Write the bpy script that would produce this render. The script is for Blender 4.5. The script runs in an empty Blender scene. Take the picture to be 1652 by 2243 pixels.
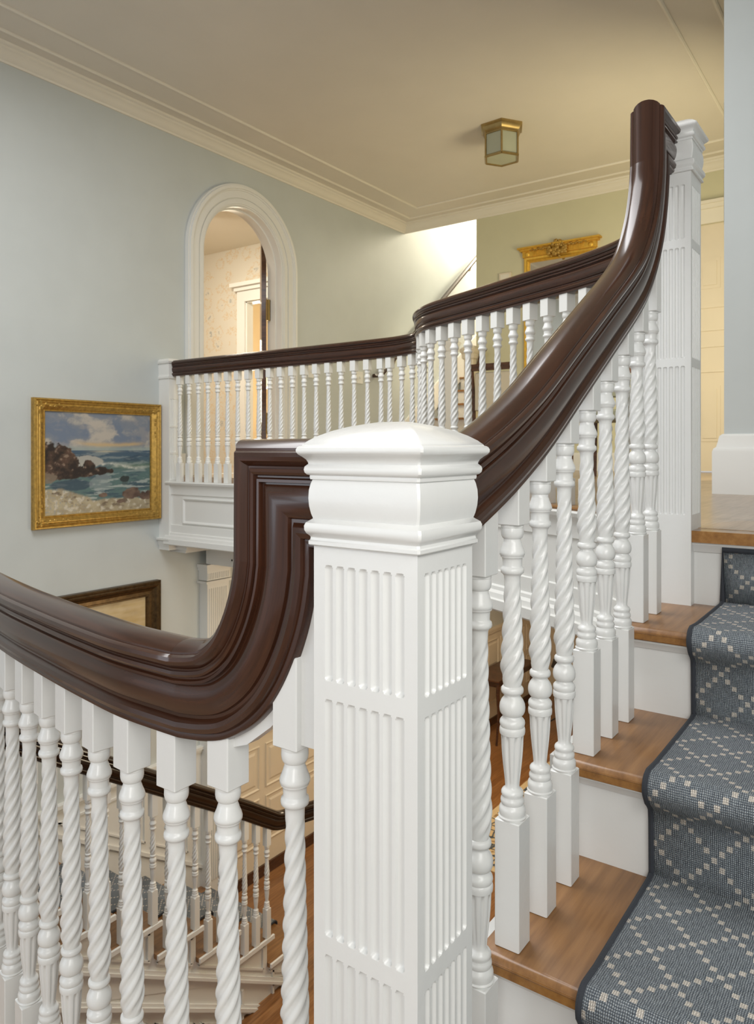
import bpy, bmesh, math, random
from mathutils import Vector, noise
random.seed(7)
sc = bpy.context.scene
COL = sc.collection
E = 3.90                      # eye height above the ground-floor hall; all z below are relative to the eye

# ------------------------------------------------------------------ camera
cam_d = bpy.data.cameras.new('camera')
cam = bpy.data.objects.new('camera', cam_d); COL.objects.link(cam)
cam.location = (0, 0, E)
cam.rotation_euler = (math.radians(90), 0, math.radians(35.63 - 90))
cam_d.sensor_fit = 'HORIZONTAL'; cam_d.sensor_width = 24.0
cam_d.lens = 24.0 * 1628 / 1652
cam_d.shift_y = -136.5 / 1652
cam_d.clip_start = 0.02
cam_d.dof.use_dof = True; cam_d.dof.focus_distance = 1.3; cam_d.dof.aperture_fstop = 13
sc.camera = cam

# ------------------------------------------------------------------ world, exposure, lamps
w = bpy.data.worlds.new('world'); sc.world = w; w.use_nodes = True
w.node_tree.nodes['Background'].inputs[0].default_value = (0.97, 0.98, 1.0, 1)
w.node_tree.nodes['Background'].inputs[1].default_value = 0.39
sc.view_settings.view_transform = 'Standard'; sc.view_settings.look = 'None'
sc.view_settings.gamma = 1; sc.view_settings.exposure = 0.66; sc.view_settings.use_curve_mapping = False
sc.cycles.use_denoising = True
sc.cycles.max_bounces = 8; sc.cycles.diffuse_bounces = 5
sc.cycles.sample_clamp_indirect = 6

def area(name, loc, target, size, power, color, sy=None):
    d = bpy.data.lights.new(name, 'AREA'); d.shape = 'RECTANGLE'; d.size = size; d.size_y = sy or size
    d.energy = power; d.color = color
    o = bpy.data.objects.new(name, d); COL.objects.link(o)
    o.location = (loc[0], loc[1], loc[2] + E)
    v = Vector((target[0]-loc[0], target[1]-loc[1], target[2]-loc[2]))
    o.rotation_euler = v.to_track_quat('-Z', 'Y').to_euler()
    return o
# tall landing windows behind the camera and a window on the stair wall, plus unseen added fills
area('window_fill_light', (-1.7, 2.6, 0.25), (1.6, 1.6, -0.5), 1.1, 9, (0.78, 0.89, 1.0), 1.7)
area('window_fill_light', (-1.0, -0.72, 0.50), (0.6, .9, 0.0), 1.3, 30, (1.0, 0.98, 0.95), 1.5)
area('overhead_fill', (1.6, 2.3, 2.55), (1.75, 2.3, -1.0), 1.9, 66, (0.97, 0.98, 1.0), 2.4)  # unseen overhead fill added to light treads, carpet and top faces
area('window_fill_light', (0.15, -0.72, 0.45), (0.8, .45, -0.3), 0.8, 13, (1.0, 0.98, 0.95), 1.1)  # unseen fill added to brighten the faces turned to the stair wall
# daylight at the upper stair head and far room, added fills, ground-floor hall
area('window_fill_light', (9.6, 4.35, 3.3), (7.6, 4.5, 0.8), 0.9, 62, (1.0, 0.88, 0.66), 1.2)
area('stair_fill', (7.50, 3.93, 1.3), (8.2, 4.6, 0.4), 0.35, 7, (1.0, 0.86, 0.60))  # small fill hidden behind the far wall, added to brighten the risers
area('window_fill_light', (8.8, 8.6, 1.1), (6.9, 7.3, 0.3), 1.4, 150, (1.0, 0.90, 0.70), 1.4)
area('room_fill', (5.0, 6.4, 2.45), (5.6, 6.9, 0.0), 1.0, 52, (1.0, 0.90, 0.74))  # warm fill added inside the room behind the arch
area('room_fill', (5.3, 0.95, 0.9), (7.0, 3.0, 1.2), 1.0, 27, (1.0, 0.87, 0.56), 1.2)  # fill added out of view behind the right wall to brighten the far wall
area('hall_light', (7.6, 3.2, -1.0), (7.2, 3.4, -3.8), 1.6, 40, (1.0, 0.80, 0.55))
area('hall_light', (4.6, 2.2, -1.05), (4.4, 4.8, -3.0), 1.2, 24, (1.0, 0.84, 0.60))

# ------------------------------------------------------------------ materials
def newmat(name):
    m = bpy.data.materials.new(name); m.use_nodes = True
    nt = m.node_tree; b = nt.nodes['Principled BSDF']
    return m, nt, b
def texco(nt, kind='Object', scale=(1, 1, 1), rot=(0, 0, 0)):
    t = nt.nodes.new('ShaderNodeTexCoord'); mp = nt.nodes.new('ShaderNodeMapping')
    mp.inputs['Scale'].default_value = scale; mp.inputs['Rotation'].default_value = rot
    nt.links.new(t.outputs[kind], mp.inputs[0]); return mp.outputs[0]
def bump(nt, b, height, strength, dist=0.001):
    n = nt.nodes.new('ShaderNodeBump'); n.inputs['Strength'].default_value = strength; n.inputs['Distance'].default_value = dist
    nt.links.new(height, n.inputs['Height']); nt.links.new(n.outputs[0], b.inputs['Normal'])
def noise_n(nt, vec, scale, detail=3, rough=.5):
    n = nt.nodes.new('ShaderNodeTexNoise'); n.inputs['Scale'].default_value = scale
    n.inputs['Detail'].default_value = detail; n.inputs['Roughness'].default_value = rough
    if vec: nt.links.new(vec, n.inputs['Vector'])
    return n.outputs['Fac']
def ramp(nt, fac, stops):
    r = nt.nodes.new('ShaderNodeValToRGB'); cr = r.color_ramp
    while len(cr.elements) > len(stops): cr.elements.remove(cr.elements[-1])
    while len(cr.elements) < len(stops): cr.elements.new(.5)
    for e, (p, c) in zip(cr.elements, stops): e.position = p; e.color = (*c, 1)
    nt.links.new(fac, r.inputs[0]); return r.outputs[0]
def mathn(nt, op, a, b=None, c=None):
    n = nt.nodes.new('ShaderNodeMath'); n.operation = op
    for i, x in enumerate((a, b, c)):
        if x is None: continue
        if isinstance(x, (int, float)): n.inputs[i].default_value = x
        else: nt.links.new(x, n.inputs[i])
    return n.outputs[0]
def mixc(nt, fac, a, b):
    n = nt.nodes.new('ShaderNodeMix'); n.data_type = 'RGBA'
    if isinstance(fac, (int, float)): n.inputs[0].default_value = fac
    else: nt.links.new(fac, n.inputs[0])
    for i, x in ((6, a), (7, b)):
        if isinstance(x, tuple): n.inputs[i].default_value = (*x, 1)
        else: nt.links.new(x, n.inputs[i])
    return n.outputs[2]
def paint(name, col, rough=.35, bscale=60, bstr=.15, var=.02, coat=0):
    m, nt, b = newmat(name)
    v = texco(nt)
    f = noise_n(nt, v, 3.0)
    c2 = tuple(max(0, x * (1 - var * 2)) for x in col)
    nt.links.new(ramp(nt, f, [(.35, c2), (.65, col)]), b.inputs['Base Color'])
    b.inputs['Roughness'].default_value = rough
    b.inputs['Coat Weight'].default_value = coat
    if bstr: bump(nt, b, noise_n(nt, v, bscale, 4), bstr, .0016)
    return m
M = {}
M['white'] = paint('white_gloss_paint', (.735, .74, .725), .24, 45, .30, .01)
M['white_far'] = paint('white_satin_paint', (.78, .78, .745), .4, 40, .1, .01)
M['wall'] = paint('pale_blue_wall_paint', (.55, .585, .575), .55, 25, .15, .02)
M['wall_green'] = paint('pale_sage_wall_paint', (.62, .60, .42), .55, 25, .15, .02)
M['ceiling'] = paint('ceiling_paint', (.70, .655, .57), .6, 20, .1, .015)
M['crown'] = paint('crown_paint', (.78, .74, .64), .5, 20, .05, .01)
M['cream'] = paint('cream_panel_paint', (.74, .66, .52), .45, 30, .1, .02)
M['gold'] = None
def wood(name, dark, mid, light, rough, coat, sc_uv=True, s=(3, 45, 45), bstr=.25):
    m, nt, b = newmat(name)
    v = texco(nt, 'UV' if sc_uv else 'Object', s)
    f = noise_n(nt, v, 1.6, 6, .65)
    nt.links.new(ramp(nt, f, [(.28, dark), (.52, mid), (.78, light)]), b.inputs['Base Color'])
    b.inputs['Roughness'].default_value = rough
    b.inputs['Coat Weight'].default_value = coat; b.inputs['Coat Roughness'].default_value = .09
    b.inputs['Specular IOR Level'].default_value = .38
    bump(nt, b, f, bstr, .0006)
    return m
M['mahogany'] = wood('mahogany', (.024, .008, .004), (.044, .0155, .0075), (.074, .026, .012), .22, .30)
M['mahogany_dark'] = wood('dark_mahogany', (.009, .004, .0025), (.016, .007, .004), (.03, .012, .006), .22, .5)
M['dark_wood'] = wood('dark_stained_wood', (.03, .012, .006), (.075, .03, .014), (.13, .055, .025), .35, .2, False, (6, 6, 30))
def planks(name, dark, mid, light, rough, wid, length, rot=0):
    m, nt, b = newmat(name)
    v = texco(nt, 'Object', (1, 1, 1), (0, 0, rot))
    br = nt.nodes.new('ShaderNodeTexBrick'); nt.links.new(v, br.inputs['Vector'])
    br.inputs['Scale'].default_value = 1; br.inputs['Brick Width'].default_value = length
    br.inputs['Row Height'].default_value = wid; br.inputs['Mortar Size'].default_value = .0012
    br.inputs['Color1'].default_value = (.25, .25, .25, 1); br.inputs['Color2'].default_value = (.8, .8, .8, 1)
    br.inputs['Mortar'].default_value = (.0, .0, .0, 1)
    v2 = texco(nt, 'Object', (2.5, 40, 40), (0, 0, rot))
    f = noise_n(nt, v2, 1.5, 6, .6)
    a = mathn(nt, 'MULTIPLY', f, .75)
    a = mathn(nt, 'ADD', a, mathn(nt, 'MULTIPLY', br.outputs['Color'], .28))
    nt.links.new(ramp(nt, a, [(.25, dark), (.55, mid), (.80, light)]), b.inputs['Base Color'])
    b.inputs['Roughness'].default_value = rough
    b.inputs['Coat Weight'].default_value = .3; b.inputs['Coat Roughness'].default_value = .15
    bump(nt, b, f, .15, .0005)
    return m
M['oak'] = planks('oak_tread', (.13, .055, .016), (.27, .132, .046), (.37, .20, .078), .36, 5, 20, math.pi/2)
M['oak_nose'] = planks('oak_nosing', (.16, .065, .014), (.30, .14, .035), (.42, .22, .07), .3, .8, 8, math.pi/2)
M['floor_up'] = planks('upper_floor_boards', (.22, .14, .08), (.38, .27, .18), (.5, .38, .27), .3, .075, 1.6, math.pi/2)
M['floor_down'] = planks('hall_floor_boards', (.12, .045, .014), (.27, .125, .045), (.42, .22, .09), .28, .07, 1.8, 0)
M['floor_patch'] = planks('inlaid_board', (.28, .17, .09), (.45, .31, .19), (.55, .4, .27), .35, .4, 3, 0)
def metal(name, col, rough, var=.4, scale=30, bstr=.3):
    m, nt, b = newmat(name); v = texco(nt)
    f = noise_n(nt, v, scale, 5, .7)
    nt.links.new(ramp(nt, f, [(.3, tuple(x*(1-var) for x in col)), (.7, col)]), b.inputs['Base Color'])
    b.inputs['Metallic'].default_value = .75; b.inputs['Roughness'].default_value = rough
    bump(nt, b, f, bstr, .002); return m
M['gold'] = metal('antique_gilt', (.62, .38, .09), .35, .5, 45)
M['gold_bright'] = metal('bright_gilt', (.85, .52, .08), .45, .25, 30)
M['brass'] = metal('aged_brass', (.42, .30, .12), .32, .3, 15, .1)
M['iron'] = paint('black_iron', (.02, .02, .02), .4, 40, .1)
M['dark_frame'] = metal('dark_bronze_frame', (.14, .085, .035), .4, .6, 25)
M['dark_binding'] = paint('charcoal_binding', (.035, .04, .05), .85, 500, .6, .1)
M['uphol'] = paint('pale_upholstery', (.55, .50, .40), .8, 200, .3)
M['green_uphol'] = paint('grey_green_upholstery', (.22, .23, .18), .8, 200, .3)
def glassy(name, col):
    m, nt, b = newmat(name); v = texco(nt)
    nt.links.new(ramp(nt, noise_n(nt, v, 8), [(.3, tuple(x*.92 for x in col)), (.7, col)]), b.inputs['Base Color'])
    b.inputs['Roughness'].default_value = .5; b.inputs['Transmission Weight'].default_value = .35
    return m
M['frosted'] = glassy('frosted_glass', (.62, .64, .48))
m, nt, b = newmat('mirror_silver'); b.inputs['Metallic'].default_value = 1; b.inputs['Roughness'].default_value = .04
nt.links.new(ramp(nt, noise_n(nt, texco(nt), 2), [(.3, (.80, .80, .76)), (.7, (.86, .86, .83))]), b.inputs['Base Color']); M['mirror'] = m
m, nt, b = newmat('lamp_shade_cloth'); b.inputs['Base Color'].default_value = (.8, .62, .36, 1)
b.inputs['Emission Color'].default_value = (1, .78, .42, 1); b.inputs['Emission Strength'].default_value = .8; M['shade'] = m
m, nt, b = newmat('painted_canvas')
va = nt.nodes.new('ShaderNodeVertexColor'); va.layer_name = 'Col'; nt.links.new(va.outputs[0], b.inputs['Base Color'])
b.inputs['Roughness'].default_value = .45; bump(nt, b, noise_n(nt, texco(nt), 250, 3), .3); M['canvas'] = m
# wallpaper: cream ground, small blue and ochre sprigs
m, nt, b = newmat('floral_wallpaper'); v = texco(nt, 'Object', (1, 1, 1))
vo = nt.nodes.new('ShaderNodeTexVoronoi'); vo.inputs['Scale'].default_value = 5.5; vo.inputs['Randomness'].default_value = .55
nt.links.new(v, vo.inputs['Vector'])
n1 = noise_n(nt, v, 38, 2)
d1 = mathn(nt, 'ADD', vo.outputs['Distance'], mathn(nt, 'MULTIPLY', mathn(nt, 'SUBTRACT', n1, .5), .55))
blue = mathn(nt, 'MULTIPLY', mathn(nt, 'LESS_THAN', d1, .20), mathn(nt, 'GREATER_THAN', d1, .10))
och = mathn(nt, 'MULTIPLY', mathn(nt, 'LESS_THAN', d1, .50), mathn(nt, 'GREATER_THAN', d1, .44))
c = mixc(nt, mathn(nt, 'MULTIPLY', blue, .8), (.66, .62, .53), (.36, .38, .38))
c = mixc(nt, mathn(nt, 'MULTIPLY', och, .55), c, (.62, .42, .20))
nt.links.new(c, b.inputs['Base Color']); b.inputs['Roughness'].default_value = .7; M['wallpaper'] = m
# runner carpet: blue-grey woven ground with a cream lattice of squares (UV in metres: x across, y along)
m, nt, b = newmat('lattice_carpet')
t = nt.nodes.new('ShaderNodeTexCoord'); sp = nt.nodes.new('ShaderNodeSeparateXYZ')
wn = nt.nodes.new('ShaderNodeTexNoise'); wn.inputs['Scale'].default_value = 60; nt.links.new(t.outputs['UV'], wn.inputs['Vector'])
wm = nt.nodes.new('ShaderNodeVectorMath'); wm.operation = 'SCALE'; wm.inputs['Scale'].default_value = .0035
nt.links.new(wn.outputs['Color'], wm.inputs[0])
wa = nt.nodes.new('ShaderNodeVectorMath'); wa.operation = 'ADD'; nt.links.new(t.outputs['UV'], wa.inputs[0]); nt.links.new(wm.outputs[0], wa.inputs[1])
nt.links.new(wa.outputs[0], sp.inputs[0])
gx = mathn(nt, 'DIVIDE', sp.outputs[0], .0128); gy = mathn(nt, 'DIVIDE', sp.outputs[1], .0140)
ix, iy = mathn(nt, 'FLOOR', gx), mathn(nt, 'FLOOR', gy)
fx, fy = mathn(nt, 'FRACT', gx), mathn(nt, 'FRACT', gy)
def isz(a):
    md = mathn(nt, 'FLOORED_MODULO', a, 8.0); return mathn(nt, 'LESS_THAN', md, .5)
on = mathn(nt, 'MAXIMUM', isz(mathn(nt, 'ADD', ix, iy)), isz(mathn(nt, 'SUBTRACT', ix, iy)))
sq = mathn(nt, 'MULTIPLY', mathn(nt, 'LESS_THAN', mathn(nt, 'ABSOLUTE', mathn(nt, 'SUBTRACT', fx, .5)), .37),
           mathn(nt, 'LESS_THAN', mathn(nt, 'ABSOLUTE', mathn(nt, 'SUBTRACT', fy, .5)), .37))
on = mathn(nt, 'MULTIPLY', on, sq)
rx = mathn(nt, 'ABSOLUTE', mathn(nt, 'SINE', mathn(nt, 'MULTIPLY', sp.outputs[0], 1 * math.pi / .0032)))
ry = mathn(nt, 'ABSOLUTE', mathn(nt, 'SINE', mathn(nt, 'MULTIPLY', sp.outputs[1], 1 * math.pi / .0036)))
weave = mathn(nt, 'MULTIPLY', rx, ry)
mp = nt.nodes.new('ShaderNodeMapping'); mp.inputs['Scale'].default_value = (420, 60, 1); nt.links.new(t.outputs['UV'], mp.inputs[0])
streak = noise_n(nt, mp.outputs[0], 1, 3, .7)
g = mathn(nt, 'ADD', mathn(nt, 'MULTIPLY', weave, .55), mathn(nt, 'MULTIPLY', streak, .75))
ground = ramp(nt, g, [(.24, (.018, .028, .046)), (.50, (.12, .155, .19)), (.82, (.50, .55, .58))])
creamc = ramp(nt, weave, [(0, (.66, .59, .50)), (.45, (1.0, .93, .83))])
nt.links.new(mixc(nt, on, ground, creamc), b.inputs['Base Color'])
b.inputs['Roughness'].default_value = .95; b.inputs['Specular IOR Level'].default_value = .1
b.inputs['Sheen Weight'].default_value = .25
bump(nt, b, mathn(nt, 'ADD', weave, mathn(nt, 'MULTIPLY', streak, .8)), 1.0, .0022); M['carpet'] = m
# oriental rug
m, nt, b = newmat('oriental_rug'); v = texco(nt, 'UV', (1, 1, 1))
vo = nt.nodes.new('ShaderNodeTexVoronoi'); vo.feature = 'DISTANCE_TO_EDGE'; vo.inputs['Scale'].default_value = 9; vo.inputs['Randomness'].default_value = .6
nt.links.new(v, vo.inputs['Vector'])
f = mathn(nt, 'ADD', vo.outputs['Distance'], mathn(nt, 'MULTIPLY', noise_n(nt, v, 30), .12))
nt.links.new(ramp(nt, f, [(.08, (.055, .075, .10)), (.12, (.10, .11, .12)), (.15, (.55, .42, .24)), (.30, (.60, .48, .30)), (.36, (.30, .20, .10))]), b.inputs['Base Color'])
b.inputs['Roughness'].default_value = .95; M['rug'] = m
M['rug_edge'] = paint('rug_border_cream', (.60, .48, .30), .95, 300, .4)

# ------------------------------------------------------------------ mesh builder
class MB:
    def __init__(s): s.v = []; s.f = []; s.uv = {}
    def box(s, a, b):
        x0, y0, z0 = a; x1, y1, z1 = b; n = len(s.v)
        s.v += [(x, y, z) for z in (z0, z1) for y in (y0, y1) for x in (x0, x1)]
        s.f += [tuple(n+i for i in q) for q in ((0,2,3,1),(4,5,7,6),(0,1,5,4),(2,6,7,3),(0,4,6,2),(1,3,7,5))]
        return s
    def bbox(s, a, b, e=.0015):      # box with chamfered long edges
        x0, y0, z0 = a; x1, y1, z1 = b
        def ring(k, z): return [(x0+k, y0, z), (x1-k, y0, z), (x1, y0+k, z), (x1, y1-k, z), (x1-k, y1, z), (x0+k, y1, z), (x0, y1-k, z), (x0, y0+k, z)]
        def ins(r, d):
            cx, cy = (x0+x1)/2, (y0+y1)/2
            return [(x + (d if x < cx else -d), y + (d if y < cy else -d), z) for x, y, z in r]
        s.rings([ins(ring(e, z0), e), ring(e, z0+e), ring(e, z1-e), ins(ring(e, z1), e)], True)
        return s
    def rings(s, rs, cap=True, closed=True):
        n0 = len(s.v); m = len(rs[0])
        for r in rs: s.v += [tuple(p) for p in r]
        for i in range(len(rs)-1):
            for j in range(m if closed else m-1):
                k = (j+1) % m
                s.f.append((n0+i*m+j, n0+i*m+k, n0+(i+1)*m+k, n0+(i+1)*m+j))
        if cap:
            s.f.append(tuple(n0+j for j in reversed(range(m))))
            s.f.append(tuple(n0+(len(rs)-1)*m+j for j in range(m)))
        return s
    def lathe(s, prof, seg=24, c=(0, 0, 0), fr=None):
        rs = []
        for z, r in prof:
            ring = []
            for i in range(seg):
                a = 2*math.pi*i/seg; rr = r if fr is None else fr(a, z, r)
                ring.append((c[0]+rr*math.cos(a), c[1]+rr*math.sin(a), c[2]+z))
            rs.append(ring)
        return s.rings(rs, True)
    def prism(s, poly, axis, a, b):   # polygon of 2D points extruded along an axis; 'v': (u,z), 'u': (v,z), 'z': (u,v)
        f = {'v': lambda p, t: (p[0], t, p[1]), 'u': lambda p, t: (t, p[0], p[1]), 'z': lambda p, t: (p[0], p[1], t)}[axis]
        return s.rings([[f(p, a) for p in poly], [f(p, b) for p in poly]], True)
    def tube(s, pts, r, seg=8):
        rs = []; P = [Vector(p) for p in pts]
        for i, p in enumerate(P):
            t = (P[min(i+1, len(P)-1)] - P[max(i-1, 0)]).normalized()
            a = t.orthogonal().normalized() if i == 0 else (a - t*a.dot(t)).normalized()
            b = t.cross(a); rr = r if not isinstance(r, (list, tuple)) else r[i]
            rs.append([tuple(p + a*rr*math.cos(2*math.pi*k/seg) + b*rr*math.sin(2*math.pi*k/seg)) for k in range(seg)])
        return s.rings(rs, True)
    def sweep(s, prof, path, heads=None, uvs=True, closed=True, cap=True):
        # prof: (side, up) points; path: 3D; side is to the LEFT of the plan heading
        P = [Vector(p) for p in path]; n = len(P)
        segs = []
        for i in range(n-1):
            t = (P[i+1]-P[i]).normalized()
            if heads: h = Vector((*heads[i], 0)).normalized()
            else: h = Vector((t.x, t.y, 0)).normalized()
            side = Vector((-h.y, h.x, 0)); nrm = t.cross(side).normalized()
            segs.append((t, side, nrm))
        n0 = len(s.v); m = len(prof); L = 0
        per = [0]
        for j in range(m):
            a, b = prof[j], prof[(j+1) % m]; per.append(per[-1] + math.hypot(a[0]-b[0], a[1]-b[1]))
        Ls = []
        for i in range(n):
            a = segs[max(i-1, 0)]; b = segs[min(i, n-2)]
            def mit(x, y):
                q = x + y
                if q.length < 1e-6: return x
                q.normalize(); return q / max(.3, q.dot(x))
            sd, nm = mit(a[1], b[1]), mit(a[2], b[2])
            if i: L += (P[i]-P[i-1]).length
            Ls.append(L)
            for (px, pz) in prof: s.v.append(tuple(P[i] + sd*px + nm*pz))
        for i in range(n-1):
            for j in range(m if closed else m-1):
                k = (j+1) % m
                s.uv[len(s.f)] = [(Ls[i], per[j]), (Ls[i], per[j+1]), (Ls[i+1], per[j+1]), (Ls[i+1], per[j])]
                s.f.append((n0+i*m+j, n0+i*m+k, n0+(i+1)*m+k, n0+(i+1)*m+j))
        if closed and cap:
            s.f.append(tuple(n0+j for j in reversed(range(m)))); s.f.append(tuple(n0+(n-1)*m+j for j in range(m)))
        return s
    def ball(s, c, r, seg=10, sq=(1, 1, 1)):
        rs = []
        for i in range(1, seg//2+1):
            a = math.pi*i/(seg//2+1)
            rs.append([(c[0]+sq[0]*r*math.sin(a)*math.cos(2*math.pi*k/seg), c[1]+sq[1]*r*math.sin(a)*math.sin(2*math.pi*k/seg), c[2]-sq[2]*r*math.cos(a)) for k in range(seg)])
        return s.rings(rs, True)
    def mesh(s, name, mat, off=(0, 0, 0), smooth=True, angle=35):
        me = bpy.data.meshes.new(name)
        me.from_pydata([(x-off[0], y-off[1], z-off[2]) for x, y, z in s.v], [], s.f)
        if s.uv:
            ul = me.uv_layers.new(name='UVMap')
            for p in me.polygons:
                q = s.uv.get(p.index)
                if q:
                    for li, c in zip(p.loop_indices, q): ul.data[li].uv = c
        bm = bmesh.new(); bm.from_mesh(me); bmesh.ops.recalc_face_normals(bm, faces=bm.faces); bm.to_mesh(me); bm.free()
        if smooth:
            me.polygons.foreach_set('use_smooth', [True]*len(me.polygons))
            me.set_sharp_from_angle(angle=math.radians(angle))
        me.materials.append(mat); me.update()
        return me
def wloc(o):
    p = Vector((0, 0, 0))
    while o is not None: p += o.location; o = o.parent
    return p
def thing(name, label, cat, loc=(0, 0, 0), rz=0, group=None):
    o = bpy.data.objects.new(name, None); COL.objects.link(o); o.empty_display_size = .05
    o.location = (loc[0], loc[1], loc[2]+E); o.rotation_euler = (0, 0, rz)
    o['label'] = label; o['category'] = cat
    if group: o['group'] = group
    return o
def part(name, mb, mat, parent, label=None, **k):     # mb in eye-relative coordinates
    off = wloc(parent); off = (off.x, off.y, off.z - E)
    me = mb.mesh(name, mat, off, **k)
    o = bpy.data.objects.new(name, me); COL.objects.link(o); o.parent = parent
    if label: o['label'] = label
    return o
def struct(name, mb, mat, parent=None, **k):
    me = mb.mesh(name, mat, (0, 0, -E), **k)
    o = bpy.data.objects.new(name, me); COL.objects.link(o)
    if parent is not None: o.parent = parent
    else: o['kind'] = 'structure'
    return o
def solo(name, mb, mat, label, cat, group=None, loc=None, **k):
    loc = loc or mb.v[0]
    me = mb.mesh(name, mat, loc, **k)
    o = bpy.data.objects.new(name, me); COL.objects.link(o); o.location = (loc[0], loc[1], loc[2]+E)
    o['label'] = label; o['category'] = cat
    if group: o['group'] = group
    return o
def copy_tree(o, parent=None):
    c = o.copy(); COL.objects.link(c); c.parent = parent
    for ch in list(o.children): copy_tree(ch, c)
    return c
def catmull(pts, n=8):
    out = []
    P = [pts[0]] + list(pts) + [pts[-1]]
    for i in range(1, len(P)-2):
        for k in range(n):
            t = k/n; a, b, c, d = P[i-1], P[i], P[i+1], P[i+2]
            out.append(tuple(.5*((2*b[j]) + (-a[j]+c[j])*t + (2*a[j]-5*b[j]+4*c[j]-d[j])*t*t + (-a[j]+3*b[j]-3*c[j]+d[j])*t**3) for j in range(len(b))))
    out.append(tuple(pts[-1])); return out
ORD = ['first', 'second', 'third', 'fourth', 'fifth', 'sixth', 'seventh', 'eighth', 'ninth', 'tenth', 'eleventh', 'twelfth', 'thirteenth', 'fourteenth', 'fifteenth', 'sixteenth', 'seventeenth', 'eighteenth', 'nineteenth', 'twentieth', 'twenty-first', 'twenty-second', 'twenty-third', 'twenty-fourth', 'twenty-fifth', 'twenty-sixth', 'twenty-seventh', 'twenty-eighth', 'twenty-ninth', 'thirtieth', 'thirty-first', 'thirty-second', 'thirty-third', 'thirty-fourth', 'thirty-fifth', 'thirty-sixth', 'thirty-seventh', 'thirty-eighth', 'thirty-ninth', 'fortieth']

def panel(mb, kind, a0, a1, z0, z1, pos, w=.014, d=.010, out=-1, raised=None):
    rs = []
    for ins, dep in ((0, 0), (.001, d*.8), (w*.35, d), (w*.8, d*.55), (w, 0)):
        q = [(a0+ins, z0+ins), (a1-ins, z0+ins), (a1-ins, z1-ins), (a0+ins, z1-ins)]
        rs.append([(x, pos+out*dep, z) if kind == 'v' else (pos+out*dep, x, z) for x, z in q])
    mb.rings(rs, False)
    if raised:
        rs = []
        for ins, dep in ((raised, 0), (raised+.02, d*.7)):
            q = [(a0+ins, z0+ins), (a1-ins, z0+ins), (a1-ins, z1-ins), (a0+ins, z1-ins)]
            rs.append([(x, pos+out*dep, z) if kind == 'v' else (pos+out*dep, x, z) for x, z in q])
        mb.rings(rs, True)
    return mb
# ------------------------------------------------------------------ key dimensions (eye-relative)
VW = 4.84            # left wall
UF = 7.31            # far wall of the upper hall
ZC = 2.64            # ceiling
ZF = -.21            # upper floor
ZL = -1.40           # landing
ZG = -3.90           # ground floor
RISE, RUN = .198, .333
TREADS = [(-1.200, .432), (-1.000, .765), (-.800, 1.095), (-.602, 1.425), (-.404, 1.755), (ZF, 2.072)]  # top z, riser plane u
# path of the well edge of the upper floor (plan), from the far newel round to the left wall
GP = catmull([(2.19, .56), (2.36, .66), (2.50, .78), (2.617, .96), (2.70, 1.128), (2.788, 1.31), (2.881, 1.504), (2.972, 1.70), (3.06, 1.87), (3.148, 1.975), (3.26, 2.06), (3.42, 2.15), (3.60, 2.25), (3.74, 2.37), (3.82, 2.56), (3.84, 2.80), (3.84, 3.4), (3.84, 4.0), (3.84, 4.80)], 6)
# landing edge
LP = catmull([(.742, .61), (.742, .70), (.741, .7924), (.739, .9026), (.7410, 1.0119), (.7560, 1.126), (.7738, 1.2376), (.793, 1.344), (.813, 1.450), (.8365, 1.5578), (.862, 1.668), (.89, 1.78), (.915, 1.90), (.935, 2.1), (.94, 2.4)], 6)

# ------------------------------------------------------------------ room shell
def wall_with_hole(mb, poly_outer, hole, axis, a, b):
    pass
# left wall with arched opening (u 4.23..5.20)
OA, OB, SPR = 4.225, 5.20, 1.68
OC, OR = (OA+OB)/2, (OB-OA)/2
arc = [(OC - OR*math.cos(math.pi*i/32), SPR + OR*math.sin(math.pi*i/32)) for i in range(33)]
mb = MB()
T0, T1 = VW, VW+.15
mb.box((-2.2, T0, ZG), (OA, T1, ZC+.05)); mb.box((OB, T0, ZG), (11.8, T1, 4.9)); mb.box((OA, T0, ZG), (OB, T1, ZF))
poly = arc + [(OB, ZC+.05), (OA, ZC+.05)]
n = len(mb.v)
for t in (T0, T1):
    for (x, z) in arc: mb.v.append((x, t, z))
    for (x, z) in arc: mb.v.append((x, t, ZC+.05))
for q in range(2):
    for i in range(32):
        o = n+q*66; mb.f.append((o+i, o+i+1, o+33+i+1, o+33+i))
for i in range(32): mb.f.append((n+i, n+i+1, n+66+i+1, n+66+i))
struct('wall_left', mb, M['wall'])
# ceiling
struct('ceiling', MB().box((-2.2, -1.0, ZC), (UF+.12, VW+.02, ZC+.1)), M['ceiling'])
# far wall: opening towards upper stair between v 3.89 and the left wall
mb = MB(); mb.box((UF, -1.0, -.6), (UF+.12, .62, ZC)); mb.box((UF, 1.62, -.6), (UF+.12, 3.89, ZC)); mb.box((UF, .62, 2.07), (UF+.12, 1.62, ZC))
struct('wall_far', mb, M['wall_green'])
# wall that closes the hall at the right, beyond the stair head
struct('wall_right', MB().box((3.85, -1.0, ZF), (3.95, .72, ZC)).box((3.95, .62, ZF), (UF, .72, ZC)), M['wall'])
struct('wall_stair', MB().box((-2.2, -.85, ZG), (3.85, -.75, ZC)), M['wall'])
# upper stairwell and the rooms behind
mb = MB(); mb.box((UF+.12, 3.79, -.6), (11.8, 3.89, 4.9)); mb.box((11.7, 3.89, -.6), (11.8, VW, 4.9))
struct('wall_stairwell', mb, M['wall'])
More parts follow.
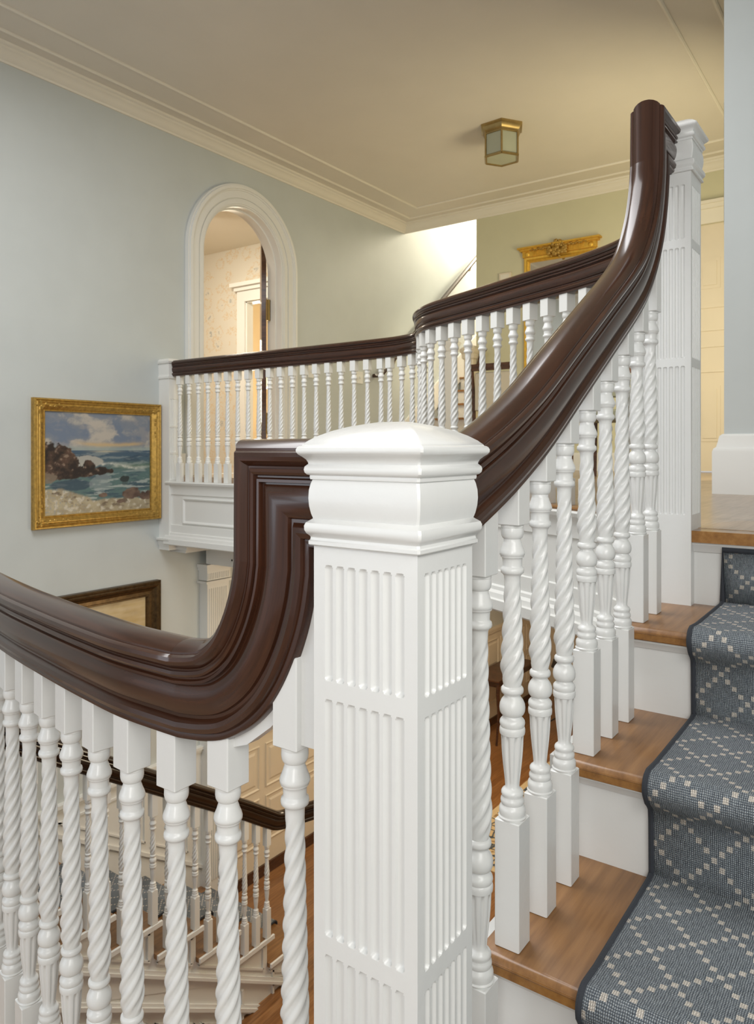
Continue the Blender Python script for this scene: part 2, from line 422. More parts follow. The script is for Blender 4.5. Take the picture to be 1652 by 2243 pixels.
# crown mouldings and ceiling border strips
crown = [(0, 0), (0, -.10), (.012, -.10), (.018, -.088), (.03, -.082), (.045, -.06), (.06, -.042), (.075, -.034), (.078, -.02), (.095, -.014), (.10, 0)]
def strip(name, path, prof, mat): struct(name, MB().sweep(prof, path), mat)
fl = lambda pr: [(-a, b) for a, b in pr]
strip('trim_1', [(-2.2, VW, ZC), (UF, VW, ZC), (UF, .72, ZC)], fl(crown), M['crown'])
bead = [(-.012, 0), (-.012, -.008), (-.004, -.014), (.004, -.014), (.012, -.008), (.012, 0)]
for k, off in ((2, .21), (3, .47)):
    strip('trim_%d' % k, [(-2.2, VW-off, ZC), (UF-off, VW-off, ZC), (UF-off, .72+off, ZC), (3.9, .72+off, ZC), (-2.2, .72+off, ZC)], bead, M['crown'])
# upper floor slab following the well edge
pts = [(p[0]+.02, p[1]) for p in GP]
mb = MB(); mb.prism([(2.10, -.8), (2.10, .55)] + pts + [(3.86, VW), (UF+.2, VW), (UF+.2, -.8)], 'z', ZF-.40, ZF)
struct('floor_upper', mb, M['floor_up'], smooth=False)
mb = MB().box((2.042, -.75, ZF-.03), (2.10, .575, ZF)); struct('trim_4', mb, M['oak_nose'])
struct('ceiling_hall', MB().box((3.9, -.8, -.75), (11.8, VW, -.70)), M['cream'])
lp = [(p[0]+.03, p[1]) for p in LP]
struct('floor_landing', MB().prism([(-2.2, -.75), (.70, -.75), (.70, .60)] + lp + [(.62, 3.66), (.62, VW), (-2.2, VW)], 'z', ZL-.25, ZL), M['floor_up'], smooth=False)
struct('floor', MB().box((-2.2, -.8, ZG-.1), (11.8, VW+.1, ZG)), M['floor_down'])
struct('wall_hall_far', MB().box((11.3, -.8, ZG), (11.4, VW, -.7)), M['cream'])
struct('wall_hall_right', MB().box((3.95, .45, ZG), (11.3, .55, -.7)), M['cream'])

# fascia under the gallery
def fascia(path, ztop, zbot, name, label):
    H = ztop-zbot
    ztop -= .013 if ztop > -.22 else 0; H = ztop-zbot
    prof = [(-.02, 0), (.062, 0), (.066, -.008), (.060, -.022), (.050, -.030), (.042, -.045), (.038, -.06), (.038, -.10), (.030, -.104), (.030, -H+.16), (.038, -H+.156), (.038, -H+.10),
            (.048, -H+.094), (.050, -H+.080), (.062, -H+.070), (.066, -H+.050), (.078, -H+.046), (.078, -H+.008), (.070, -H), (-.02, -H)]
    return solo(name, MB().sweep(prof, [(p[0], p[1], ztop) for p in path]), M['white_far'], label, 'fascia', angle=25)
struct('trim_14', MB().sweep([(-.03, -.012), (.058, -.012), (.062, -.005), (.060, .001), (-.03, .001)], [(p[0], p[1], -.2055) for p in GP[:60]]), M['oak_nose'])
iS = min(range(len(GP)), key=lambda i: abs(GP[i][1]-2.70))
fascia(GP[:iS+1], -.205, -.655, 'gallery_fascia', 'curved white fascia board below the bowed gallery railing')
fascia([(3.84, 2.70), (3.84, 4.76)], -.250, -.745, 'gallery_fascia', 'straight white panelled fascia under the gallery beside the left wall')
# raised panel moulding on the straight fascia
mb = MB(); y0, y1, z0, z1 = 2.9, 4.58, -.575, -.375
panel(mb, 'u', y0, y1, z0, z1, 3.810, .022, .012)
struct('trim_5', mb, M['white_far'])
# bracket moulding, header and pilaster below the gallery
mb = MB(); mb.box((3.86, 4.60, -.79), (4.25, VW, -.745)).box((3.90, 4.66, -.82), (4.25, VW, -.79)); struct('trim_6', mb, M['white_far'])
mb = MB(); mb.box((4.20, .55, -.95), (4.50, 4.76, -.70)); mb.box((4.19, 3.3, -.90), (4.20, 4.45, -.885)).box((4.19, 3.3, -.80), (4.20, 4.45, -.785)).box((4.19, 4.435, -.90), (4.20, 4.45, -.785)); struct('trim_7', mb, M['white_far'])
pil = thing('pilaster', 'fluted white pilaster on the left wall beneath the gallery', 'pilaster', (4.32, 4.80, ZG))
mb = MB(); mb.box((4.20, 4.745, ZG), (4.44, VW, -1.10))
for k in range(9): mb.box((4.220+k*.023, 4.738, ZG+.3), (4.231+k*.023, 4.75, -1.16))
part('shaft', mb, M['white_far'], pil)
mb = MB(); mb.box((4.17, 4.715, -.985), (4.47, VW, -.955)).box((4.18, 4.725, -1.01), (4.46, VW, -.985)).box((4.19, 4.735, -1.09), (4.45, VW, -1.01)).box((4.17, 4.72, -1.115), (4.47, VW, -1.095))
for k in range(12): mb.box((4.197+k*.0205, 4.728, -1.08), (4.207+k*.0205, 4.74, -1.03))
part('capital', mb, M['white_far'], pil)

# arched casing
def arch_band(r0, r1, v0, v1, mb):
    def arcp(r): return [(OC-r, ZF)] + [(OC - r*math.cos(math.pi*i/40), SPR + r*math.sin(math.pi*i/40)) for i in range(41)] + [(OC+r, ZF)]
    a, b = arcp(r0), arcp(r1); n = len(mb.v); m = len(a)
    for v, arr in ((v0, a), (v1, a), (v1, b), (v0, b)): mb.v += [(x, v, z) for x, z in arr]
    for q in range(4):
        p = (q+1) % 4
        for i in range(m-1): mb.f.append((n+q*m+i, n+q*m+i+1, n+p*m+i+1, n+p*m+i))
mb = MB(); arch_band(OR, OR+.012, VW-.022, VW, mb); arch_band(OR+.012, OR+.05, VW-.030, VW, mb); arch_band(OR+.05, OR+.062, VW-.022, VW, mb)
arch_band(OR+.062, OR+.125, VW-.034, VW, mb); arch_band(OR+.125, OR+.138, VW-.044, VW, mb); arch_band(OR+.138, OR+.165, VW-.055, VW, mb); arch_band(OR+.165, OR+.18, VW-.04, VW, mb)
arch_band(OR-.012, OR, VW-.01, VW+.17, mb); arch_band(OR-.026, OR-.012, VW+.06, VW+.12, mb)
struct('door_1', mb, M['white_far'])
leaf = thing('door_leaf', 'dark brown arched door leaf swung open inside the arched doorway', 'door', (OB-.03, VW+.17, ZF))
hd = math.radians(45.5); c_, s_ = math.cos(hd), math.sin(hd)
def leafpts(off):
    W = .93; r = W/2; out = []
    base = [(0, 0), (0, SPR-ZF-.03)] + [(r - r*math.cos(math.pi*i/24), SPR-ZF-.03 + r*math.sin(math.pi*i/24)) for i in range(1, 24)] + [(W, SPR-ZF-.03), (W, 0)]
    return [(OB-.035 + x*c_ - off*s_*-1*-1, VW+.165 + x*s_ + off*c_, ZF+.01+z) for x, z in base]
part('panel', MB().rings([leafpts(0), leafpts(.045)], True), M['dark_wood'], leaf)
for zz in (1.23, .15):
    mb = MB(); mb.box((OB-.075, VW+.125, zz), (OB-.010, VW+.132, zz+.20)); mb.tube([(OB-.045, VW+.122, zz), (OB-.045, VW+.122, zz+.20)], .008)
    h = part('hinge', mb, M['brass'], leaf, 'brass butt hinge')

# room behind the arch
RU, RV = 6.85, 9.4
mb = MB(); d0, d1, dt = 6.05, 7.0, 1.92
mb.box((RU, VW+.15, ZF-.1), (RU+.1, d0, ZC)); mb.box((RU, d1, ZF-.1), (RU+.1, RV, ZC)); mb.box((RU, d0, dt), (RU+.1, d1, ZC))
struct('wall_room', mb, M['wallpaper'])
struct('wall_room_back', MB().box((3.3, RV, ZF), (10.2, RV+.1, ZC)).box((3.2, VW+.15, ZF), (3.3, RV+.1, ZC)).box((10.2, 5.0, ZF), (10.3, RV+.1, ZC)), M['cream'])
struct('floor_room', MB().box((3.2, VW+.15, ZF-.1), (10.3, RV, ZF)), M['floor_up'])
struct('ceiling_room', MB().box((3.2, VW+.15, ZC), (10.3, RV+.1, ZC+.1)), M['crown'])
mb = MB(); u0 = RU-.03
mb.box((u0, d0-.14, ZF), (RU, d0, dt+.14)).box((u0, d1, ZF), (RU, d1+.14, dt+.14)).box((u0, d0, dt), (RU, d1, dt+.14))
mb.box((u0-.03, d0-.17, dt+.14), (RU, d1+.17, dt+.19)).box((u0-.07, d0-.21, dt+.19), (RU, d1+.21, dt+.24))
mb.box((RU, d0-.002, ZF), (RU+.11, d0+.015, dt)).box((RU, d1-.015, ZF), (RU+.11, d1+.002, dt)).box((RU, d0, dt-.015), (RU+.11, d1, dt+.002))
struct('door_2', mb, M['white_far'])
# shaded lamp in the bright room beyond
lm = thing('table_lamp', 'beige shaded lamp in the bright room beyond the arched doorway', 'lamp', (8.3, 7.85, ZF))
part('base', MB().lathe([(0, .10), (.02, .10), (.03, .03), (.5, .02), (.9, .05), (1.0, .06), (1.12, .02), (1.2, .01)], 16, (8.3, 7.85, ZF)), M['brass'], lm)
part('lamp_shade', MB().lathe([(1.15, .24), (1.40, .13)], 24, (8.3, 7.85, ZF)), M['shade'], lm)

# ------------------------------------------------------------------ steps
def staircase(name, label, treads, v0, v1, vside, direction=1, soffit=.30, tm=None, nm=None, last=None):
    """treads: list of (top z, riser plane u); steps climb towards +u (direction 1) or -u (-1)."""
    t = thing(name, label, 'staircase', (treads[0][1], (v0+v1)/2, treads[0][0]-RISE))
    D = direction
    poly = []
    for i, (z, u) in enumerate(treads):
        poly += [(u, (treads[i-1][0] if i else z-RISE)-.03*(i > 0)), (u, z-.03)]
    un = last
    top = treads[-1][0]
    poly += [(un, top-.03), (un, top-soffit)]
    poly += [(treads[0][1]+.15*D, treads[0][0]-RISE)]
    part('carcase', MB().prism(poly, 'v', v0, v1), M['white'] if tm is None else tm, t, smooth=False)
    lo, hi = min(v0, v1), max(v0, v1)
    for i, (z, u) in enumerate(treads):
        ue = treads[i+1][1] if i+1 < len(treads) else un
        prof = [(0, 0), (0, -.012), (.004, -.022), (.012, -.028), (.03, -.030)]
        uu = u - .032*D
        pts = [(uu+.004*D, z-.030), (uu, z-.022), (uu-.002*D, z-.012), (uu+.003*D, z-.003), (uu+.010*D, z), (ue, z), (ue, z-.030)]
        sgn = 1 if vside > (v0+v1)/2 else -1
        vv0, vv1 = (lo, vside) if sgn > 0 else (vside, hi)
        tr = part('tread', MB().prism(pts, 'v', vv0, vv1), M['oak'], t, angle=40)
        part('nosing', MB().box((min(uu+.002*D, uu+.0025*D) - .0035*(D > 0), vv0+.001, z-.027), (max(uu+.002*D, uu+.0025*D)+.0035*(D < 0), vv1-.001, z-.010)), M['oak_nose'], tr, 'oak nosing edge')
        cv = [(u, z-.030), (u-.020*D, z-.030), (u-.020*D, z-.036), (u-.012*D, z-.042), (u-.006*D, z-.052), (u, z-.054)]
        part('cove_moulding', MB().prism(cv, 'v', vv0+.012, vv1-.012), M['white'] if tm is None else tm, t)
        # side return moulding
        vs = vside - .0*sgn
        part('tread_return', MB().box((min(uu, ue), vside, z-.028) if sgn > 0 else (min(uu, ue), vside-.016, z-.028), (max(uu, ue), vside+.016, z) if sgn > 0 else (max(uu, ue), vside, z)), M['white'] if tm is None else tm, t, 'white painted tread end')
    return t
staircase('staircase', 'oak-treaded staircase with white risers climbing to the upper hall', TREADS[:5], -.745, .547, .562, 1, .35, None, None, 2.072)
# last riser up to the floor
mb = MB().box((2.072, -.75, -.404), (2.10, .547, ZF-.03)); mb.prism([(2.072, ZF-.03), (2.052, ZF-.03), (2.052, ZF-.036), (2.060, ZF-.045), (2.066, ZF-.056), (2.072, ZF-.058)], 'v', -.75, .547)
struct('trim_8', mb, M['white'])
# inlaid patch on the floor by the far newel
pp = [(2.115, .46)] + [(2.115+.30*math.sin(a), .46-.085+.085*math.cos(a)) for a in [math.pi*i/16 for i in range(1, 16)]] + [(2.115, .29)]
struct('floor_patch', MB().prism(pp, 'z', ZF, ZF+.0012), M['floor_patch'], smooth=False)

def runner(name, label, treads, va, vb, D, ulast, zstart, edge):
    th = .010; path = []
    z0 = zstart
    for i, (z, u) in enumerate(treads):
        path += [(u-(.008)*D, z0+.016)] if i else [(u-.010*D, z0+.012)]
        path += [(u-.010*D, z-.085), (u-.013*D, z-.062), (u-.024*D, z-.050), (u-.037*D, z-.040)]
        cx, cz, r = u-.026*D, z-.012, .026
        for a in (200, 180, 160, 140, 120, 100): path.append((cx + r*math.cos(math.radians(a))*D, cz + r*math.sin(math.radians(a))))
        ue = treads[i+1][1] if i+1 < len(treads) else ulast
        path += [(u+.02*D, z+th), (ue-.03*D, z+th), (ue-.014*D, z+th+.003)]
        z0 = z
    sm = []
    for i in range(len(path)-1):
        a, b = path[i], path[i+1]; n = max(1, int(math.hypot(a[0]-b[0], a[1]-b[1])/.03))
        for k in range(n): sm.append((a[0]+(b[0]-a[0])*k/n, a[1]+(b[1]-a[1])*k/n))
    sm.append(path[-1])
    t = thing(name, label, 'carpet runner', (sm[0][0], va, sm[0][1]))
    mb = MB(); L = 0
    for i, p in enumerate(sm):
        if i:
            L2 = L + math.hypot(p[0]-sm[i-1][0], p[1]-sm[i-1][1]); n = len(mb.v)
            mb.v += [(sm[i-1][0], va, sm[i-1][1]), (sm[i-1][0], vb, sm[i-1][1]), (p[0], vb, p[1]), (p[0], va, p[1])]
            mb.uv[len(mb.f)] = [(va+20, L), (vb+20, L), (vb+20, L2), (va+20, L2)]
            mb.f.append((n, n+1, n+2, n+3)); L = L2
    me_o = part('pile', mb, M['carpet'], t, angle=80)
    bm = bmesh.new(); bm.from_mesh(me_o.data); bmesh.ops.remove_doubles(bm, verts=bm.verts, dist=1e-5); bmesh.ops.recalc_face_normals(bm, faces=bm.faces); bm.to_mesh(me_o.data); bm.free()
    md = me_o.modifiers.new('thickness', 'SOLIDIFY'); md.thickness = .008; md.offset = 0
    me_o.data.polygons.foreach_set('use_smooth', [True]*len(me_o.data.polygons))
    part('binding', MB().tube([(p[0], edge, p[1]) for p in sm], .0065, 8), M['dark_binding'], t, 'charcoal cloth edge binding')
    return t
rt = TREADS[:5]
runner('stair_runner', 'blue-grey stair runner with a cream lattice on the right-hand stair', rt, .385, -.50, 1, 2.062, ZL, .388)
# end piece up the last riser
rn = thing('stair_runner', 'short blue-grey lattice runner end on the top riser below the upper floor', 'carpet runner', (2.064, .3, -.404))
mb = MB(); n = 0
mb.v += [(2.064, .385, -.39), (2.064, -.5, -.39), (2.064, -.5, ZF-.045), (2.064, .385, ZF-.045)]; mb.uv[0] = [(20.385, 0), (19.5, 0), (19.5, .15), (20.385, .15)]; mb.f.append((0, 1, 2, 3))
o = part('pile', mb, M['carpet'], rn); md = o.modifiers.new('thickness', 'SOLIDIFY'); md.thickness = .008; md.offset = 0
part('binding', MB().tube([(2.058, .388, -.39), (2.058, .388, ZF-.045), (2.056, -.5, ZF-.040)], .0075, 8), M['dark_binding'], rn, 'charcoal cloth edge binding')

# ------------------------------------------------------------------ handrail profile
def half(): return [(.020, 0), (.028, .003), (.0285, .009), (.0275, .011), (.0325, .013), (.0352, .019), (.0330, .025), (.0265, .0285), (.0240, .030), (.0240, .034), (.0285, .036), (.0325, .043), (.0350, .052), (.0352, .061), (.0330, .069), (.0290, .0745),
                    (.0290, .0765), (.0370, .0775), (.0370, .081), (.0325, .083), (.0325, .0850), (.0375, .0865), (.0395, .0895), (.0375, .0935), (.0345, .0945), (.0350, .0965), (.0400, .099), (.0455, .103), (.0475, .108), (.0455, .113), (.040, .1155),
                    (.0360, .1158), (.0355, .1185), (.030, .1230), (.021, .127), (.010, .1295), (0, .130)]
def railprof(s=.88, hs=1):
    h = [(a*s, b*hs) for a, b in half()]
    return h + [(-a, b) for a, b in reversed(h[:-1])]
RP = railprof()
def handrail(name, label, path, heads, mat, loc, extra=None):
    t = thing(name, label, 'handrail', loc)
    part('rail', MB().sweep(RP, path, heads), mat, t, angle=28)
    return t
# left (landing) rail, from the newel outwards: horizontal stub, mitre, drop, curve, level run
zb = -.4245
crv = [(.617, -.127), (.6172, -.16), (.6235, -.200), (.634, -.238), (.650, -.278), (.672, -.318), (.700, -.354), (.735, -.384), (.775, -.406), (.82, -.418), (.87, zb)]
crv = [crv[0]] + catmull(crv[1:], 5)
path = [(.742, .590, -.127), (.742, .617, -.127)] + [(.742-.003*max(0, v-.7)/.2, v, z) for v, z in crv[1:]]
path += [(p[0], p[1], zb) for p in LP if p[1] > .89]
# heads: horizontal direction away from newel = +v
hs = []
for i in range(len(path)-1):
    d = (path[i+1][0]-path[i][0], path[i+1][1]-path[i][1])
    hs.append((0, 1) if path[i][1] < .89 else d)
RPL = railprof(.90, 1.09)
t = thing('handrail', 'glossy mahogany handrail with a gooseneck drop left of the foreground newel', 'handrail', (.733, .6, -.42))
part('rail', MB().sweep(RPL, path, hs), M['mahogany'], t, angle=28)
fp = [(v, z) for v, z in crv if z > -.405][:]
back = [(.800, -.428), (.745, -.408), (.700, -.374), (.668, -.340), (.660, -.386), (.607, -.386), (.607, -.29), (.601, -.27)]
part('filler', MB().prism([(.601, -.12)] + fp + back, 'u', .731, .753), M['white'], t, 'white painted filler below the gooseneck')
# right (stair) rail
bp = [(.82, -.148), (.90, -.131), (.957, -.113), (1.076, -.067), (1.209, .003-.006), (1.369, .091), (1.564, .206), (1.70, .287), (1.79, .350), (1.865, .425), (1.925, .515), (1.962, .61), (1.978, .69)]
bpc = catmull(bp, 6)
bpc2 = bpc + [(1.979, .722), (2.05, .722)]
path = [(u, .524, z) for u, z in bpc2]
t = thing('handrail', 'mahogany handrail sweeping up the right-hand stair to the far newel', 'handrail', (.83, .524, -.15))
part('rail', MB().sweep(RP, path, [(1, 0)]*(len(path)-1)), M['mahogany'], t, angle=28)
def rail_z(u, tab=bpc):
    for a, b in zip(tab, tab[1:]):
        if a[0] <= u <= b[0]: return a[1] + (b[1]-a[1])*(u-a[0])/max(1e-6, b[0]-a[0])
    return tab[-1][1]
# gallery rail
ZGR = .575
t = thing('handrail', 'mahogany gallery handrail bowing round the stairwell on the upper floor', 'handrail', (2.19, .56, ZGR))
part('rail', MB().sweep(RP, [(2.13, .53, ZGR)] + [(p[0], p[1], ZGR) for p in GP]), M['mahogany'], t, angle=28)

# ------------------------------------------------------------------ newel posts
def flute_face(mb, org, ax, nrm, W, rows, ztop, zbot, nfl=7, marg=.10):
    """a face of width W from org along ax, grooves cut against nrm"""
    pitch = W*(1-2*marg)/nfl; r = pitch*.36
    xs = {0.0, W}
    for k in range(nfl):
        c = W*marg + pitch*(k+.5)
        for q in (-1.001, -1, -.8, -.5, -.17, .17, .5, .8, 1, 1.001): xs.add(c+q*r)
    xs = sorted(xs)
    zs = {ztop, zbot}
    for (a, b) in rows:
        for q in (-.001, 0, .15, .4, .7, 1.0): zs.add(a-q*r); zs.add(b+q*r)
        n = int((a-b)/.08)
        for i in range(1, n): zs.add(a-(a-b)*i/n)
    zs = sorted(z for z in zs if zbot <= z <= ztop)
    def dep(x, z):
        for k in range(nfl):
            c = W*marg + pitch*(k+.5); dx = abs(x-c)
            if dx < r:
                for a, b in rows:
                    if b < z < a:
                        dz = max(0, (z-(a-r)), ((b+r)-z)); q = dx*dx+dz*dz
                        if q < r*r: return math.sqrt(r*r-q)*1.0
        return 0
    n0 = len(mb.v); m = len(xs)
    for z in zs:
        for x in xs:
            d = dep(x, z); mb.v.append((org[0]+ax[0]*x-nrm[0]*d, org[1]+ax[1]*x-nrm[1]*d, z))
    for i in range(len(zs)-1):
        for j in range(m-1): mb.f.append((n0+i*m+j, n0+i*m+j+1, n0+(i+1)*m+j+1, n0+(i+1)*m+j))
def newel(name, label, cu, cv, hu, hv, zlip, zbase, rows, zplinth):
    t = thing(name, label, 'newel post', (cu, cv, zbase))
    zt = zlip-.116
    mb = MB()
    for (o, ax, nr, W) in (((cu-hu, cv+hv), (0, -1), (-1, 0), 2*hv), ((cu-hu, cv-hv), (1, 0), (0, -1), 2*hu), ((cu+hu, cv-hv), (0, 1), (1, 0), 2*hv), ((cu+hu, cv+hv), (-1, 0), (0, 1), 2*hu)):
        flute_face(mb, o, ax, nr, W, rows, zt, zbase)
    part('shaft', mb, M['white'], t, angle=30)
    prof = [(-.118, 0), (-.118, .0045), (-.1165, .006), (-.1125, .006), (-.111, .0045), (-.108, .004), (-.106, .005), (-.103, .0080), (-.099, .0098), (-.094, .0100), (-.090, .0085), (-.087, .0045), (-.085, .002),
            (-.079, .0038), (-.070, .0055), (-.060, .0062), (-.050, .0057), (-.042, .0042), (-.037, .0025), (-.0365, .0045), (-.034, .005), (-.0315, .0048), (-.0305, .0075), (-.028, .0095), (-.0245, .0102), (-.021, .0095), (-.0185, .0072), (-.0175, .0062),
            (-.0155, .0065), (-.012, .0082), (-.0085, .0118), (-.006, .0150), (-.003, .0170), (.000, .0172), (.003, .0160), (.0045, .0140), (.005, .0120), (.0065, .0112), (.0115, .006), (.0175, -.003), (.0235, -.015), (.0285, -.029), (.0325, -.046), (.0345, -.056)]
    rs = []
    for z, e in prof:
        a, b = hu+e, hv+e
        a = max(a, .004); b = max(b, .004)
        r = min(.0025, a*.3)
        rs.append([(cu-a+r, cv-b, zlip+z), (cu+a-r, cv-b, zlip+z), (cu+a, cv-b+r, zlip+z), (cu+a, cv+b-r, zlip+z), (cu+a-r, cv+b, zlip+z), (cu-a+r, cv+b, zlip+z), (cu-a, cv+b-r, zlip+z), (cu-a, cv-b+r, zlip+z)])
    part('cap', MB().rings(rs, True), M['white'], t, angle=32)
    if zplinth is not None:
        part('plinth', MB().bbox((cu-hu-.006, cv-hv-.006, zbase), (cu+hu+.006, cv+hv+.006, zplinth), .003), M['white'], t)
    return t
newel('newel_post', 'large white fluted newel post with moulded cap in the foreground', .767, .524, .064, .076, 0.0, ZL, [(-.141, -.283), (-.305, -.595), (-.617, -1.10)], -1.20)
newel('newel_post', 'white fluted newel post at the head of the right-hand stair', 2.091, .524, .056, .0645,   .840, -.404, [(.69, .548), (.527, .238), (.218, -.170)], None)

# ------------------------------------------------------------------ balusters
def spindle_prof(L, hi):
    P = [(0, .0215), (.003, .0225), (.005, .0205), (.009, .0212), (.014, .0213), (.018, .0203), (.0205, .0180), (.022, .0172), (.0245, .0186), (.028, .0190), (.031, .0184), (.0335, .0165), (.0355, .0165), (.0385, .0180), (.042, .0178), (.045, .0160), (.047, .0135), (.050, .0112)]
    for i in range(1, 10): 
        q = i/10; P.append((.050+.083*q, .0112+.0066*math.sin(q*math.pi/2)**1.2))
    P += [(.1345, .0182), (.1355, .0200), (.139, .0206), (.143, .0206), (.146, .0198), (.147, .0188), (.149, .0196), (.153, .0205), (.157, .0198), (.160, .0175), (.1625, .0148), (.165, .0146), (.1665, .0172), (.168, .0185), (.172, .0202), (.178, .0208), (.184, .0200), (.190, .0175), (.1945, .0140), (.1965, .0128), (.1985, .0128),
          (.1995, .0150), (.2005, .0150), (.2015, .0172), (.205, .0182), (.209, .0178), (.2115, .0160), (.2125, .0140)]
    s0, s1 = .2135, L-.093
    n = int((s1-s0)/(.0036 if hi else .0055))
    for i in range(n+1):
        q = i/n; z = s0+(s1-s0)*q
        up = min(1, q*(s1-s0)/.035)
        R = (.0142 + .0056*math.sin(up*math.pi/2)) if up < 1 else .0198
        q2 = max(0, (z-s0-.035)/(s1-s0-.035)); R -= .0068*q2**.9
        P.append((z, R))
    P += [(L-.091, .0130), (L-.084, .0133), (L-.081, .0150), (L-.0795, .0165), (L-.078, .0185), (L-.074, .0192), (L-.070, .0184), (L-.0685, .0162), (L-.066, .0156), (L-.058, .0160), (L-.054, .0165), (L-.0525, .0188), (L-.050, .0190), (L-.049, .0203), (L-.045, .0205), (L-.040, .0190), (L-.033, .0160), (L-.029, .0150), (L-.0275, .0140), (L-.023, .0140), (L-.0215, .0158),
          (L-.018, .0176), (L-.013, .0184), (L-.0075, .0182), (L-.005, .0176), (L-.0045, .0184), (L, .0184)]
    return P, s0, s1
MESH = {}
def spindle_mesh(L, hi):
    key = ('sp', L, hi)
    if key in MESH: return MESH[key]
    P, s0, s1 = spindle_prof(L, hi)
    def fr(a, z, r):
        if .052 < z < .131:
            k = min(1, (z-.052)/.010, (.131-z)/.006); c = math.cos(8*a); return r*(1-.15*k*max(0, c)**.7)
        if s0 <= z <= s1:
            k = min(1, (z-s0)/.02, (s1-z)/.022); k = max(0, k)
            t = ((a - 2*math.pi*z/.147)*5/(2*math.pi)) % 1.0
            q = math.sin(math.pi*t/.74)**.75 if t < .74 else .42*math.sin(math.pi*(t-.74)/.26)**.8
            return r*(1-(.24 if hi else .33)*k*(1-q))
        return r
    MESH[key] = MB().lathe(P, 80 if hi else 40, (0, 0, 0), fr).mesh('spindle', M['white'] if hi else M['white_far'], angle=50)
    return MESH[key]
def block_mesh(h, hi):
    key = ('bl', round(h, 3), hi)
    if key not in MESH: MESH[key] = MB().bbox((-.0213, -.0213, 0), (.0213, .0213, h), .0014).mesh('block', M['white'] if hi else M['white_far'], angle=30)
    return MESH[key]
def baluster(u, v, zb, base_h, L, ztop, rz, label, group, hi=True):
    t = thing('baluster', label, 'baluster', (u, v, zb), rz, group)
    for nm, me, z in (('foot_block', block_mesh(base_h, hi), 0), ('twisted_spindle', spindle_mesh(L, hi), base_h), ('head_block', block_mesh(ztop-(zb+base_h+L), hi), base_h+L)):
        o = bpy.data.objects.new(nm, me); COL.objects.link(o); o.parent = t; o.location = (0, 0, z)
    return t
LS = (.474, .540, .606)
G1 = 'balusters of the right-hand stair'
spots = [(.994, -1.000+.002, 2)]
for (z, u0) in ((-.800, 1.108), (-.602, 1.450), (-.404, 1.786)):
    for k in range(3):
        u = u0 + .1115*k
        if u < 1.92: spots.append((u, z, k))
for i, (u, z, k) in enumerate(spots):
    zt = rail_z(u) + .012
    baluster(u, .524, z, .205, LS[k], zt, 0, ('white twisted baluster half hidden directly behind the foreground newel on the stair side' if i == 0 else
             '%s white twisted baluster up the right-hand stair from the foreground newel' % ORD[i]), G1)
# landing balusters
G2 = 'balusters of the landing railing'
lb = [(.742, .6665), (.740, .7924), (.738, .9026), (.7387, 1.0119), (.756, 1.126), (.7738, 1.2376), (.7935, 1.344), (.8135, 1.450), (.8365, 1.5578), (.862, 1.668), (.889, 1.775)]
for i, (u, v) in enumerate(lb):
    a, b = lb[max(0, i-1)], lb[min(len(lb)-1, i+1)]
    rz = math.atan2(b[1]-a[1], b[0]-a[0]) - math.pi/2 if i > 1 else 0
    # turned tops follow the photo
    zt_turn = (-.393, -.478, -.507, -.507, -.507, -.507, -.507, -.507, -.507, -.507, -.507)[i]
    L = .606; zb = ZL
    ztop = -.27 if i == 0 else (-.385 if i == 1 else zb_ if False else -.4225+.012)
    lab = 'tall white baluster tucked below the gooseneck beside the foreground newel' if i == 0 else '%s white twisted baluster of the landing railing leftwards from the foreground newel' % ORD[i]
    baluster(u, v, zb, zt_turn-L-zb, L, ztop, rz, lab, G2)
# curb under the landing balusters
struct('trim_9', MB().sweep([(-.035, 0), (-.035, .03), (.035, .03), (.035, 0)], [(p[0], p[1], ZL) for p in LP]), M['white'])
# gallery balusters: straight part (spots every .1075 m from the left wall post) and the bowed part
G3 = 'balusters of the straight gallery railing'
tops = .510; LGB = .615
n = 0
v = 4.655
while v > 2.72:
    baluster(3.84, v, -.250, tops-LGB+.250, LGB, ZGR+.01, 0, '%s white baluster along the straight gallery railing from the left wall' % ORD[n], G3, False); v -= .1075; n += 1
G4 = 'balusters of the bowed gallery railing'
cum = [0]
for a, b in zip(GP, GP[1:]): cum.append(cum[-1]+math.hypot(b[0]-a[0], b[1]-a[1]))
def at(s):
    for i in range(len(GP)-1):
        if cum[i] <= s <= cum[i+1]:
            q = (s-cum[i])/max(1e-9, cum[i+1]-cum[i]); a, b = GP[i], GP[i+1]
            return (a[0]+(b[0]-a[0])*q, a[1]+(b[1]-a[1])*q, math.atan2(b[1]-a[1], b[0]-a[0]))
# anchor one baluster at the measured point (2.701, 1.128)
sa = min(range(len(GP)), key=lambda i: (GP[i][0]-2.701)**2+(GP[i][1]-1.128)**2); s = cum[sa] % .104; n = 0
s += .104 if s < .06 else 0
while True:
    u, v, hd = at(s)
    if v > 2.66: break
    baluster(u, v, -.205, tops-LGB+.205, LGB, ZGR+.01, hd-math.pi/2, '%s white baluster of the bowed gallery railing counting from the far newel' % ORD[n], G4, False)
    s += .104; n += 1
